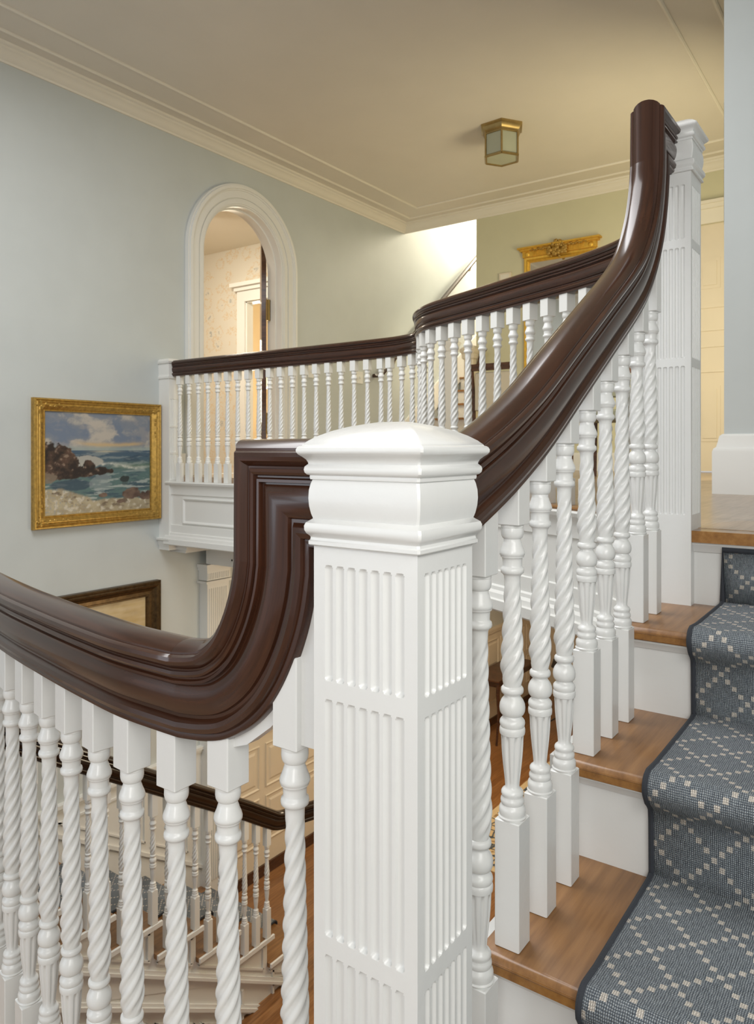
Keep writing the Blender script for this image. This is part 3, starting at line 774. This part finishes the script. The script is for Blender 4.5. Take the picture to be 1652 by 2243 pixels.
# gallery half post on the wall
pt = thing('gallery_post', 'slim white fluted post ending the gallery railing at the left wall', 'newel post', (3.84, 4.79, -.70))
mb = MB(); flute_face(mb, (3.785, 4.72), (1, 0), (0, -1), .11, [(.40, .19), (.175, -.02), (-.035, -.235)], .60, -.70, 6, .08)
mb.v += [(3.785, 4.72, -.70), (3.785, VW, -.70), (3.785, 4.72, .60), (3.785, VW, .60), (3.895, 4.72, -.70), (3.895, VW, -.70), (3.895, 4.72, .60), (3.895, VW, .60)]
k = len(mb.v)-8; mb.f += [(k, k+1, k+3, k+2), (k+4, k+5, k+7, k+6)]
part('shaft', mb, M['white_far'], pt, angle=30)
rs = []
for z, e in [(.56, 0), (.56, .008), (.575, .010), (.585, .004), (.60, .004), (.66, .006), (.675, .004), (.680, .014), (.695, .018), (.70, .012), (.715, 0), (.72, -.02)]:
    rs.append([(3.785-e, 4.72-e, z), (3.895+e, 4.72-e, z), (3.895+e, VW, z), (3.785-e, VW, z)])
part('cap', MB().rings(rs, True), M['white_far'], pt)
rs = []
for z, e in [(-.79, 0), (-.76, .002), (-.745, .012), (-.72, .016), (-.71, .028), (-.70, .03), (-.695, .03)]:
    rs.append([(3.785-e, 4.72-e, z), (3.895+e, 4.72-e, z), (3.895+e, VW, z), (3.785-e, VW, z)])
part('foot_moulding', MB().rings(rs, True), M['white_far'], pt)

# ------------------------------------------------------------------ lower flight
LT = []
z, u = -3.65, 4.17
while z < ZL-.25+.01:
    LT.append((z, u)); z += .2; u -= .325
LV = 3.72
low = staircase('staircase', 'lower carpeted flight with panelled white side seen below the landing', LT, LV, VW-.01, LV-.03, -1, .55, M['white_far'], None, LT[-1][1]-.325)
runner('stair_runner', 'blue-grey lattice runner on the lower flight below', LT, 4.72, 3.98, -1, LT[-1][1]-.325, ZG, 3.98)
# panelled side
sd = MB()
def slz(u, off): return -3.45 + (3.845-u)*(.2/.325) - off
ua, ub = 4.24, .9
poly = [(ua, slz(ua, .22)), (ub, slz(ub, .22)), (ub, ZG), (ua, ZG)]
sd.prism(poly, 'v', LV+.005, LV+.06)
part('side_panelling', sd, M['white_far'], low, smooth=False)
mb = MB()
def sbar(o0, o1, d0, d1=0):
    mb.prism([(4.1, slz(4.1, o0)), (.9, slz(.9, o0)), (.9, slz(.9, o1)), (4.1, slz(4.1, o1))], 'v', LV-d0, LV+.01)
sbar(.30, .325, .018); sbar(.325, .345, .028); sbar(.345, .36, .012); sbar(.50, .52, .015); sbar(.52, .545, .030); sbar(.545, .56, .018)
part('string_moulding', mb, M['white_far'], low)
mb = MB()
for (z, u) in LT:   # bracket frames on each step end
    a, b = u-.035, u-.325+.02
    for p, q in (((a, z-.05), (b, z-.065)),):
        mb.box((b, LV-.012, z-.065), (a, LV+.01, z-.050)); mb.box((a-.015, LV-.012, z-.22), (a, LV+.01, z-.05)); mb.prism([(a, z-.22), (a, z-.235), (b, z-.075), (b, z-.06)], 'v', LV-.012, LV+.01)
for k in range(9):   # lower sloping panels
    c = 3.9-k*.36; a, b = c, c-.30
    for o0, o1 in ((.62, .635), (.83, .845)): mb.prism([(a, slz(a, o0)), (b, slz(b, o0)), (b, slz(b, o1)), (a, slz(a, o1))], 'v', LV-.012, LV+.01)
    for x in (a, b+.015): mb.prism([(x, slz(x, .62)), (x-.015, slz(x-.015, .62)), (x-.015, slz(x-.015, .845)), (x, slz(x, .845))], 'v', LV-.012, LV+.01)
    for x in (a, b): mb.box((x-.008, LV-.012, ZG+.2), (x+.008, LV+.01, slz(x, 1.0)))
part('panel_moulding', mb, M['white_far'], low, smooth=False)
# lower handrail
LVB = 3.70
lr = [(4.30, LVB-.12, -2.745), (4.16, LVB-.07, -2.745), (4.06, LVB-.03, -2.745), (3.97, LVB-.005, -2.742), (3.88, LVB, -2.715), (3.78, LVB, -2.655), (3.6, LVB, -2.537)]
lrp = catmull(lr, 6) + [(.9, LVB, -2.537+2.7*.2/.325)]
t = thing('handrail', 'dark mahogany handrail of the lower flight seen between the landing balusters', 'handrail', (4.2, LVB, -2.75))
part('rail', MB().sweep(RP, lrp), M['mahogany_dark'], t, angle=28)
def lrz(u):
    P = sorted(((p[0], p[2]) for p in lrp))
    for a, b in zip(P, P[1:]):
        if a[0] <= u <= b[0]: return a[1]+(b[1]-a[1])*(u-a[0])/max(1e-6, b[0]-a[0])
    return P[0][1]
G5 = 'balusters of the lower flight'
n = 0
for (z, u) in LT[1:]:
    for k in range(3):
        uu = u-.022-k*.1083
        if uu > 4.0 or uu < 1.1: continue
        baluster(uu, LVB, z, .205, LS[k]-.03, lrz(uu)+.012, 0, '%s white baluster up the lower flight from its bottom newel' % ORD[n], G5, False); n += 1
ln = thing('newel_post', 'short white newel with rope-twist shaft at the foot of the lower flight', 'newel post', (4.36, LVB-.16, ZG))
cu, cv = 4.36, LVB-.16
rs = []
for z, e in [(-2.90, .0), (-2.90, .055), (-2.80, .055), (-2.78, .075), (-2.76, .07), (-2.72, .075), (-2.70, .09), (-2.67, .095), (-2.65, .09), (-2.62, .04), (-2.61, .01)]:
    e = max(e, .005); rs.append([(cu-e, cv-e, z), (cu+e, cv-e, z), (cu+e, cv+e, z), (cu-e, cv+e, z)])
part('cap', MB().rings(rs, True), M['white_far'], ln)
P = [(-3.65+.0, .055), (-3.6, .06), (-3.58, .045)] + [(-3.56+i*.0125, .046) for i in range(50)] + [(-2.93, .06), (-2.9, .055)]
part('shaft', MB().lathe(P, 36, (cu, cv, 0), lambda a, z, r: r*(1-.2*(1-abs(math.cos(3*(a-2*math.pi*z/.3))))) if -3.55 < z < -2.96 else r), M['white_far'], ln)
part('plinth', MB().bbox((cu-.07, cv-.07, ZG), (cu+.07, cv+.07, -3.65), .004), M['white_far'], ln)

# wainscot along the lower flight and in the hall (part of the left wall's trim)
mb = MB(); mb.prism([(1.9, -2.5), (4.2, -2.5), (4.2, -3.84), (1.9, -2.6)], 'v', VW-.02, VW)
mb.box((2.1, VW-.05, -2.50), (4.2, VW, -2.475)).box((2.1, VW-.035, -2.525), (4.2, VW, -2.50))
mb.prism([(4.2, slz(4.2, -.20)), (2.1, slz(2.1, -.20)), (2.1, slz(2.1, -.17)), (4.2, slz(4.2, -.17))], 'v', VW-.04, VW)
for k in range(5):
    a = 4.05-k*.42; b = a-.34
    mb.box((b, VW-.032, -2.61), (a, VW, -2.595))
    for x in (a, b): mb.box((x-.007, VW-.032, slz(x, -.27)), (x+.007, VW, -2.595))
    mb.prism([(a, slz(a, -.27)), (b, slz(b, -.27)), (b, slz(b, -.285)), (a, slz(a, -.285))], 'v', VW-.032, VW)
struct('trim_10', mb, M['white_far'], smooth=False)
mb = MB(); mb.box((4.44, VW-.02, ZG), (11.3, VW, -2.56)); mb.box((4.44, VW-.055, -2.56), (11.3, VW, -2.53)).box((4.44, VW-.04, -2.60), (11.3, VW, -2.56))
for k in range(15):
    a = 4.52+k*.44; b = a+.36
    for z0, z1 in ((-3.10, -2.70), (-3.60, -3.18)):
        panel(mb, 'v', a, b, z0, z1, VW-.02, .018, .012, -1, .045)
struct('trim_11', mb, M['cream'], smooth=False)
struct('baseboard_hall', MB().box((4.44, VW-.04, ZG), (11.3, VW-.02, ZG+.10)), M['dark_wood'])
# hall far wall panel mouldings
mb = MB(); mb.box((11.27, .6, -2.60), (11.3, VW, -2.56))
for k in range(8):
    a = .75+k*.5
    for z0, z1 in ((-3.6, -2.75), (-2.45, -1.1)): panel(mb, 'u', a, a+.4, z0, z1, 11.3, .018, .012, -1, .045)
struct('trim_12', mb, M['cream'], smooth=False)

# ------------------------------------------------------------------ paintings
def frame(t, kind, a0, a1, z0, z1, wall, prof, mat, name='frame', out=-1):
    """picture frame on a wall; kind 'v': wall v=const, runs along u; 'u': wall u=const, runs along v"""
    pts = [(a0, z0), (a1, z0), (a1, z1), (a0, z1)]
    rs = []
    for (inset, dep) in prof:
        q = [(a0+inset, z0+inset), (a1-inset, z0+inset), (a1-inset, z1-inset), (a0+inset, z1-inset)]
        rs.append([(x, wall+out*dep, z) if kind == 'v' else (wall+out*dep, x, z) for x, z in q])
    mb = MB(); mb.rings(rs, False); return part(name, mb, mat, t, angle=25)
def canvas(t, kind, a0, a1, z0, z1, pos, fn, nx=150, nz=130, flip=False):
    mb = MB(); cols = []
    for j in range(nz+1):
        for i in range(nx+1):
            s, q = i/nx, j/nz; x, z = a0+(a1-a0)*s, z0+(z1-z0)*q
            mb.v.append((x, pos, z) if kind == 'v' else (pos, x, z)); cols.append(fn((1-s) if flip else s, q))
    for j in range(nz):
        for i in range(nx): n = j*(nx+1)+i; mb.f.append((n, n+1, n+nx+2, n+nx+1))
    o = part('canvas', mb, M['canvas'], t)
    ca = o.data.color_attributes.new('Col', 'FLOAT_COLOR', 'POINT')
    for i, c in enumerate(cols): ca.data[i].color = (*c, 1)
    return o
def fb(x, y, s=0): return noise.fractal(Vector((x, y, s)), .9, 2.1, 5)
def mx(a, b, k): k = max(0, min(1, k)); return tuple(p+(q-p)*k for p, q in zip(a, b))
def sm(a, b, x): x = max(0, min(1, (x-a)/(b-a))); return x*x*(3-2*x)
def blob(s, q, cx, cy, rx, ry, w): return sm(1.15, .85, ((s-cx)/rx)**2+((q-cy)/ry)**2 + w)
def seascape(s, q):
    n = fb(s*6, q*6, 1); n2 = fb(s*24, q*24, 5); n3 = fb(s*60, q*60, 7)
    ws, wq = s+.018*n+.006*n2, q+.014*fb(s*9, q*9, 12)+.006*n2; hz = .622
    if q > hz:                                   # clouded sky
        k = fb(s*3.0+.4*n, q*4.2, 3); k2 = fb(s*9, q*12, 21)
        c = mx((.16, .20, .27), (.25, .26, .27), .5+1.1*k)
        c = mx(c, (.50, .45, .38), sm(-.05, .55, k+.45*math.exp(-((s-.52)/.20)**2-((q-.80)/.13)**2)+.25*k2)*.9)
        c = mx(c, (.30, .29, .29), sm(.1, .5, fb(s*5+3, q*7, 33))*.6)
        g = math.exp(-((q-(.685+.012*math.sin(s*8)+.01*n))/.020)**2)*sm(.2, .45, s)*sm(1.0, .8, s); c = mx(c, (.58, .40, .18), g*.8)
        c = mx(c, (.30, .37, .34), sm(.685, .63, q)*.7)
    else:                                        # sea
        d = (hz-q)/hz
        c = mx((.055, .10, .15), (.10, .17, .16), sm(0, .5, d))
        fo = fb(s*5, q*30, 9); c = mx(c, (.035, .065, .10), sm(.0, .4, fb(s*4+5, q*18, 2))*.7)
        c = mx(c, (.13, .20, .13), math.exp(-((q-.46)/.035)**2)*sm(.5, .7, s)*.7)
        c = mx(c, (.42, .46, .42), sm(.14, .42, fo)*(.35+.5*sm(.5, .2, q)))
        c = mx(c, (.55, .50, .36), math.exp(-((q-.612)/.010)**2-((s-.55)/.12)**2)*.8)
        wl = math.exp(-((wq-(.50-.13*(s-.45)))/.014)**2)*sm(.42, .55, s)*sm(.98, .9, s); c = mx(c, (.60, .60, .52), wl*(.35+.9*max(0, n2+.3)))
        c = mx(c, (.50, .47, .40), blob(ws, wq, .37, .515, .16, .055, 0)*.75)        # spray behind the rocks
        c = mx(c, (.035, .065, .095), blob(ws, wq, .24, .285, .20, .050, 0)*.85)     # dark pool
        c = mx(c, (.30, .34, .34), blob(ws, wq, .50, .30, .10, .09, .6*n2)*.5)
    rk = mx((.020, .012, .010), (.13, .07, .045), .42+.8*n+.5*n2); rk = mx(rk, (.24, .17, .12), sm(.25, .6, n2+.4*n))
    for cx, cy, rx, ry in ((.02, .56, .09, .14), (.13, .54, .12, .13), (.22, .48, .08, .14), (.08, .45, .18, .11), (.22, .41, .16, .07), (.39, .45, .06, .075), (.33, .41, .14, .055), (.50, .42, .065, .045), (.58, .41, .04, .022)):
        c = mx(c, rk, blob(ws, wq, cx, cy, rx, ry, .35*n2))
    c = mx(c, (.22, .17, .12), blob(ws, wq, .04, .36, .07, .05, .4*n2)*.8)
    sand = .125 + .13*sm(.55, .0, s) + .02*n
    b = sm(sand+.02, sand-.01, wq)
    sc_ = mx((.46, .39, .25), (.33, .27, .17), .5+n); sc_ = mx(sc_, (.58, .52, .40), sm(.1, .5, n2)); sc_ = mx(sc_, (.30, .31, .30), sm(.15, .5, n3)*sm(.6, .1, s)*.7)
    sc_ = mx(sc_, (.12, .08, .05), sm(.18, .42, fb(s*14, q*22, 44))*sm(sand-.16, sand-.02, q)*.8)
    c = mx(c, sc_, b)
    rk2 = mx((.07, .040, .03), (.20, .13, .09), .5+n+.3*n2)
    for cx, cy, rx, ry in ((.80, .175, .095, .055), (.95, .155, .08, .045), (.53, .175, .05, .020), (.70, .10, .04, .02)): c = mx(c, rk2, blob(ws, wq, cx, cy, rx, ry, .3*n2))
    c = mx(c, (.030, .040, .038), blob(ws, wq, .73, .325, .042, .032, .3*n2)); c = mx(c, (.05, .07, .07), blob(ws, wq, .73, .28, .03, .02, .5*n2)*.6)
    return tuple(max(.004, x) for x in c)
t = thing('painting', 'seascape painting in a carved gilt frame hanging on the pale blue left wall', 'painting', (3.25, VW, -.545))
pf = [(0, 0), (0, .035), (.006, .045), (.012, .045), (.018, .038), (.026, .042), (.034, .036), (.040, .040), (.046, .040), (.060, .030), (.074, .020), (.078, .024), (.084, .022), (.086, .010)]
pf = [(a*1.05, b) for a, b in pf]
fr_ = frame(t, 'v', 2.727, 3.777, -.545, .355, VW, pf, M['gold'])
for cx, cz, sx, sz in ((2.727, -.545, 1, 1), (3.777, -.545, -1, 1), (2.727, .355, 1, -1), (3.777, .355, -1, -1)):
    mb = MB()
    for k in range(8):
        off = .03+.032*k; r = .017-.0012*k
        mb.ball((cx+sx*off, VW-.034, cz+sz*(.050+.010*math.sin(k*2.2))), r, 8, (1.3, .6, .8)); mb.ball((cx+sx*(.050+.010*math.sin(k*2.2)), VW-.034, cz+sz*off), r, 8, (.8, .6, 1.3))
    part('carving', mb, M['gold'], fr_)
canvas(t, 'v', 2.81, 3.694, -.462, .272, VW-.012, seascape, 240, 200)
t = thing('painting', 'painting of a golden field in a dark bronze frame low on the left wall', 'painting', (3.2, VW, -1.80))
pf2 = [(0, 0), (0, .05), (.01, .06), (.02, .055), (.03, .062), (.045, .055), (.055, .04), (.075, .03), (.10, .035), (.105, .03), (.112, .032), (.118, .02), (.12, .01)]
frame(t, 'v', 2.66, 3.765, -1.80, -1.025, VW, pf2, M['dark_frame'])
def field(s, q): return mx(mx((.50, .36, .16), (.62, .50, .30), .5+fb(s*3, q*14, 4)), (.34, .25, .15), max(0, fb(s*8, q*8, 2))*.5+(.35 if q < .4 else 0))
canvas(t, 'v', 2.775, 3.65, -1.685, -1.14, VW-.012, field, 60, 40)
# mirror on the far wall
t = thing('mirror', 'tall gilt mirror with a carved crest on the far wall', 'mirror', (UF, 2.92, .30))
mf = [(0, 0), (0, .03), (.01, .04), (.03, .035), (.045, .042), (.06, .03), (.062, .012)]
f_ = frame(t, 'u', 2.54, 3.31, .30, 2.025, UF, mf, M['gold_bright'])
mb = MB().box((UF-.045, 2.53, 2.02), (UF, 3.32, 2.085)); mb.box((UF-.065, 2.505, 2.085), (UF, 3.345, 2.105)).box((UF-.085, 2.485, 2.105), (UF, 3.365, 2.122))
for k in range(34): mb.box((UF-.052, 2.66+k*.0163, 2.028), (UF-.04, 2.668+k*.0163, 2.078))
for c in (2.585, 3.265): mb.ball((UF-.045, c, 2.052), .028, 12, (.4, 1, 1))
cr = part('cornice', mb, M['gold_bright'], t)
mb = MB(); random.seed(3)
for k in range(46):
    a = random.uniform(0, 2*math.pi); r = random.uniform(0, 1)**.6
    mb.ball((UF-.07, 2.925+r*.11*math.cos(a), 2.055+r*.085*math.sin(a)), random.uniform(.012, .026), 8, (.8, 1, 1))
for k in range(9):
    for s in (-1, 1): mb.ball((UF-.065, 2.925+s*(.12+k*.022), 2.085+.008*math.sin(k*2)), .016-.0008*k, 8, (.7, 1.4, .8))
part('crest', mb, M['gold'], t)
part('glass', MB().box((UF-.014, 2.60, .36), (UF-.010, 3.25, 1.965)), M['mirror'], t)

# gilt frame edge on the hidden face of the right wall
t = thing('picture_frame', 'gilt picture frame seen edge-on at the corner of the right wall', 'picture frame', (4.2, .735, 1.08))
frame(t, 'v', 3.90, 4.60, 1.09, 1.68, .72, [(0, 0), (0, .010), (.02, .014), (.04, .010), (.05, .006)], M['dark_frame'], out=1)
part('panel', MB().box((3.94, .72, 1.13), (4.56, .728, 1.64)), M['cream'], t)

# ------------------------------------------------------------------ ceiling lantern
t = thing('ceiling_light', 'hexagonal brass lantern with frosted panes fixed to the ceiling', 'ceiling light', (5.55, 2.72, 2.38))
cx, cy = 5.55, 2.72; a0 = math.atan2(-cy, -cx)
def hexr(r, z): return [(cx+r*math.cos(a0+math.pi/3*k), cy+r*math.sin(a0+math.pi/3*k), z) for k in range(6)]
part('canopy', MB().rings([hexr(.19, ZC), hexr(.19, ZC-.012), hexr(.175, ZC-.02), hexr(.165, ZC-.045), hexr(.150, ZC-.055), hexr(.150, ZC-.072)], True), M['brass'], t)
mb = MB(); zb0, zt0 = 2.385, ZC-.07
for k in range(6):
    a = a0+math.pi/3*k; p = (cx+.148*math.cos(a), cy+.148*math.sin(a)); a2 = a+math.pi/3; p2 = (cx+.148*math.cos(a2), cy+.148*math.sin(a2))
    mb.tube([(p[0], p[1], zb0), (p[0], p[1], zt0)], .008, 6); mb.tube([(p[0], p[1], zb0), (p2[0], p2[1], zb0)], .011, 6); mb.tube([(p[0], p[1], zt0), (p2[0], p2[1], zt0)], .008, 6)
part('cage', mb, M['brass'], t)
for k in range(6):
    a = a0+math.pi/3*k; a2 = a+math.pi/3; q = [(cx+.143*math.cos(x), cy+.143*math.sin(x)) for x in (a, a2)]; q2 = [(cx+.139*math.cos(x), cy+.139*math.sin(x)) for x in (a, a2)]
    part('pane', MB().rings([[(q[0][0], q[0][1], zb0), (q[1][0], q[1][1], zb0), (q2[1][0], q2[1][1], zb0), (q2[0][0], q2[0][1], zb0)], [(q[0][0], q[0][1], zt0), (q[1][0], q[1][1], zt0), (q2[1][0], q2[1][1], zt0), (q2[0][0], q2[0][1], zt0)]], True), M['frosted'], t, smooth=False)
part('bottom_pane', MB().rings([hexr(.142, zb0), hexr(.142, zb0+.004)], True), M['frosted'], t, smooth=False)

# ------------------------------------------------------------------ far door (right)
mb = MB(); mb.box((UF+.02, .62, ZF+.012), (UF+.06, 1.62, 2.07))
for z0, z1 in ((1.48, 1.76), (.075, .586)):
    v0, v1 = 1.40, 1.58
    mb.prism([(v0, z0), (v1, z0), (v1, z1), (v0, z1)], 'u', UF+.014, UF+.03)
    mb.prism([(v0+.03, z0+.03), (v1-.03, z0+.03), (v1-.03, z1-.03), (v0+.03, z1-.03)], 'u', UF+.006, UF+.03)
for z in (1.32, 1.11, .96, .73): mb.box((UF+.008, .64, z-.02), (UF+.03, 1.60, z+.02))
struct('door_3', mb, M['cream'], smooth=False)
mb = MB(); mb.box((UF-.025, 1.62, ZF), (UF, 1.76, 2.10)).box((UF-.025, .72, 2.07), (UF, 1.76, 2.20)).box((UF-.05, .72, 2.20), (UF, 1.79, 2.24)).box((UF-.07, .72, 2.24), (UF, 1.82, 2.27))
mb.box((UF-.035, 1.62, ZF), (UF, 1.635, 2.07)).box((UF-.035, 1.745, ZF), (UF, 1.76, 2.1))
struct('trim_13', mb, M['crown'])
struct('baseboard_far', MB().box((UF-.02, 1.76, ZF), (UF, 3.89, ZF+.16)).box((UF-.012, 1.76, ZF+.16), (UF, 3.89, ZF+.18)), M['white_far'])
bp_ = [(0, 0), (.045, 0), (.045, .20), (.040, .215), (.030, .222), (.024, .245), (.018, .275), (.006, .285), (0, .285)]
struct('baseboard_right', MB().sweep([(-a, b) for a, b in bp_], [(UF, .72, ZF), (3.85, .72, ZF), (3.85, -.75, ZF)][::1], None), M['white_far'])
mb = MB(); mb.box((3.9, VW-.02, ZF), (OA-.19, VW, ZF+.18)).box((OB+.19, VW-.02, ZF), (UF-.2, VW, ZF+.18)); struct('baseboard_left', mb, M['white_far'])

# ------------------------------------------------------------------ upper stair beyond the far wall
US = [(ZF+.19*(i+1), 7.25+.27*i) for i in range(14)]
t = thing('staircase', 'narrow cream stair with wooden nosings rising beyond the far wall', 'staircase', (7.25, 4.36, ZF))
poly = []
for i, (z, u) in enumerate(US): poly += [(u, z-.19), (u, z)]
poly += [(US[-1][1]+.6, US[-1][0]), (US[-1][1]+.6, ZF), ]
part('carcase', MB().prism(poly, 'v', 3.89, VW-.03), M['white_far'], t, smooth=False)
for z, u in US: part('tread', MB().box((u-.03, 3.89, z), (u+.27, VW-.03, z+.022)), M['oak_nose'], t)
part('skirting', MB().prism([(7.0, ZF+.10), (7.0, ZF+.35), (7.25+13*.27, ZF+.35+13*.19+.15), (7.25+13*.27, ZF+13*.19)], 'v', VW-.03, VW-.005), M['white_far'], t)
t = thing('handrail', 'thin brown wall handrail climbing beside the upper stair', 'handrail', (6.7, VW-.07, .80))
hr = [(6.60, VW-.07, .79), (6.72, VW-.07, .80)] + [(6.72+.3*i, VW-.07, .80+.3*i*.79) for i in range(1, 13)]
part('rail', MB().sweep([(-.022, 0), (.022, 0), (.026, .02), (.015, .04), (-.015, .04), (-.026, .02)], hr), M['mahogany'], t)
mb = MB()
for i in (1, 4, 7, 10): x = 6.72+.3*i; mb.tube([(x, VW, .74+.3*i*.79), (x, VW-.05, .74+.3*i*.79), (x, VW-.07, .80+.3*i*.79)], .008, 6)
part('bracket', mb, M['brass'], t)
t = thing('newel_post', 'plain cream square newel at the foot of the stair beyond the far wall', 'newel post', (7.12, 3.86, ZF))
part('shaft', MB().bbox((7.065, 3.80, ZF), (7.175, 3.91, .99), .004), M['cream'], t)
part('cap', MB().rings([[(7.12+a*e, 3.855+b*e, z) for a, b in ((-1, -1), (1, -1), (1, 1), (-1, 1))] for z, e in ((.97, .058), (.985, .072), (1.03, .072), (1.05, .088), (1.08, .092), (1.12, .05), (1.13, .01))], True), M['cream'], t)
t = thing('handrail', 'short dark handrail curving off the cream newel', 'handrail', (7.15, 3.72, .95))
part('rail', MB().tube([(7.15, 3.78, .90), (7.15, 3.75, .99), (7.17, 3.73, 1.06), (7.2, 3.72, 1.09)], .024, 8), M['dark_wood'], t)

t = thing('newel_post', 'plain pale grey square newel glimpsed between the bowed gallery balusters', 'newel post', (6.30, 3.64, ZF))
part('shaft', MB().bbox((6.245, 3.585, ZF), (6.355, 3.695, .98), .004), M['white_far'], t)
part('cap', MB().rings([[(6.30+a*e, 3.64+b*e, z) for a, b in ((-1, -1), (1, -1), (1, 1), (-1, 1))] for z, e in ((.95, .058), (.965, .068), (1.01, .068), (1.03, .08), (1.05, .08), (1.08, .04), (1.085, .01))], True), M['white_far'], t)
# chair beside the opening
cx, cy = 6.42, 3.22
t = thing('side_chair', 'dark framed chair with pale upholstered back in the upper hall', 'chair', (cx, cy, ZF))
def chair_parts(t, cx, cy, z0, w=.44, dpt=.42, hb=1.02, mat='uphol'):
    for sx in (-1, 1):
        part('leg', MB().tube([(cx-.02, cy+sx*w/2, z0), (cx, cy+sx*w/2, z0+.45), (cx-.01, cy+sx*w/2, z0+.7), (cx-.05, cy+sx*w/2, z0+hb)], .019, 8), M['dark_wood'], t)
        part('leg', MB().tube([(cx+dpt, cy+sx*w/2, z0), (cx+dpt, cy+sx*w/2, z0+.43)], [.014, .022], 8), M['dark_wood'], t)
    part('top_rail', MB().box((cx-.07, cy-w/2-.02, z0+hb-.055), (cx-.035, cy+w/2+.02, z0+hb+.01)), M['dark_wood'], t)
    part('back_pad', MB().bbox((cx-.05, cy-w/2+.03, z0+.58), (cx-.01, cy+w/2-.03, z0+hb-.07), .01), M[mat], t)
    part('seat', MB().bbox((cx-.02, cy-w/2-.01, z0+.42), (cx+dpt+.02, cy+w/2+.01, z0+.50), .015), M[mat], t)
chair_parts(t, cx, cy, ZF)
t = thing('armchair', 'grey-green chair behind the bowed gallery railing', 'chair', (5.3, 1.75, ZF))
chair_parts(t, 5.3, 1.75, ZF, .56, .5, .80, 'green_uphol')

# switch plates and thermostat
def plate(label, u, z, w=.08, h=.13):
    t = thing('switch_plate', label, 'light switch', (u, VW, z-h/2))
    part('plate', MB().box((u-w/2, VW-.008, z-h/2), (u+w/2, VW, z+h/2)), M['white_far'], t)
    part('toggle', MB().box((u-.006, VW-.020, z-.012), (u+.006, VW-.008, z+.012)), M['white_far'], t)
plate('white switch plate on the left wall just right of the arched casing', 5.62, .78)
plate('white switch plate beside the lower end of the wall handrail', 6.42, .78, .12)
t = thing('thermostat', 'small cream wall box on the far wall left of the gilt mirror', 'thermostat', (UF, 3.53, 1.76))
part('body', MB().bbox((UF-.03, 3.46, 1.76), (UF, 3.60, 1.90), .004), M['cream'], t)
part('cover', MB().box((UF-.034, 3.48, 1.78), (UF-.03, 3.58, 1.88)), M['crown'], t)

# ------------------------------------------------------------------ ground-floor hall furniture
t = thing('console_table', 'dark wooden console table with curved legs against the hall wall below', 'table', (9.45, 4.6, ZG))
part('tabletop', MB().bbox((8.85, 4.38, -3.07), (10.05, 4.80, -3.045), .004), M['dark_wood'], t)
part('apron', MB().box((8.92, 4.42, -3.15), (9.98, 4.79, -3.07)), M['dark_wood'], t)
for x in (8.92, 9.98):
    for y in (4.42, 4.76):
        s = -1 if x < 9.4 else 1
        part('leg', MB().tube([(x, y, -3.07), (x+s*.012, y, -3.25), (x-s*.01, y, -3.5), (x+s*.05, y, ZG)], [.028, .026, .018, .014], 8), M['dark_wood'], t)
t = thing('figurine', 'small dark metal ornament standing on the console table', 'ornament', (9.75, 4.6, -3.045))
part('body', MB().lathe([(0, .04), (.02, .04), (.03, .015), (.10, .02), (.16, .035), (.20, .012), (.24, .015)], 12, (9.75, 4.6, -3.045)), M['iron'], t)
t = thing('iron_stand', 'tall black iron stand with a pale lampshade near the hall table', 'stand', (8.7, 3.75, ZG))
cx, cy = 9.7, 3.9
t.location = (cx, cy, ZG+E)
part('pole', MB().tube([(cx, cy, ZG), (cx, cy, -2.95)], .012, 8), M['iron'], t)
for a in (0, 2.1, 4.2): part('leg', MB().tube([(cx, cy, ZG+.25), (cx+.12*math.cos(a), cy+.12*math.sin(a), ZG+.18), (cx+.22*math.cos(a), cy+.22*math.sin(a), ZG+.01)], .010, 6), M['iron'], t)
part('shade', MB().lathe([(0, .10), (.10, .07), (.16, .02)], 14, (cx, cy, -2.97)), M['iron'], t)
t = thing('dining_chair', 'brown wooden chair with pale seat standing in the hall below', 'chair', (10.2, 3.7, ZG))
chair_parts(t, 10.35, 3.45, ZG, .44, .42, .98)
t.location.x = 10.2
t = thing('wall_picture', 'picture in a gilt frame above the hall console table', 'painting', (9.7, VW, -2.35))
frame(t, 'v', 8.35, 9.35, -2.42, -1.45, VW, pf, M['gold_bright'])
canvas(t, 'v', 8.43, 9.27, -2.34, -1.53, VW-.012, lambda s, q: mx((.30, .19, .09), (.42, .30, .16), .5+fb(s*4, q*4, 8)), 20, 20)
t = thing('wall_picture', 'gilt-framed picture above the wainscot glimpsed under the gooseneck', 'painting', (6.0, VW, -2.4))
frame(t, 'v', 5.00, 5.9, -2.47, -1.75, VW, pf, M['gold'])
canvas(t, 'v', 5.08, 5.82, -2.39, -1.83, VW-.012, lambda s, q: mx((.20, .15, .08), (.35, .28, .18), .5+fb(s*4, q*4, 8)), 20, 20)
t = thing('rug', 'blue and cream patterned oriental rug on the hall floor below', 'rug', (7.6, 2.8, ZG))
mb = MB(); mb.box((6.20, 1.6, ZG), (8.95, 3.66, ZG+.008)); part('border', mb, M['rug_edge'], t)
mb = MB(); n = 0
for (a, b, c, d) in ((6.27, 8.88, 1.67, 3.59),):
    mb.v += [(a, c, ZG+.010), (b, c, ZG+.010), (b, d, ZG+.010), (a, d, ZG+.010)]; mb.uv[0] = [(a, c), (b, c), (b, d), (a, d)]; mb.f.append((0, 1, 2, 3))
part('field', mb, M['rug'], t)
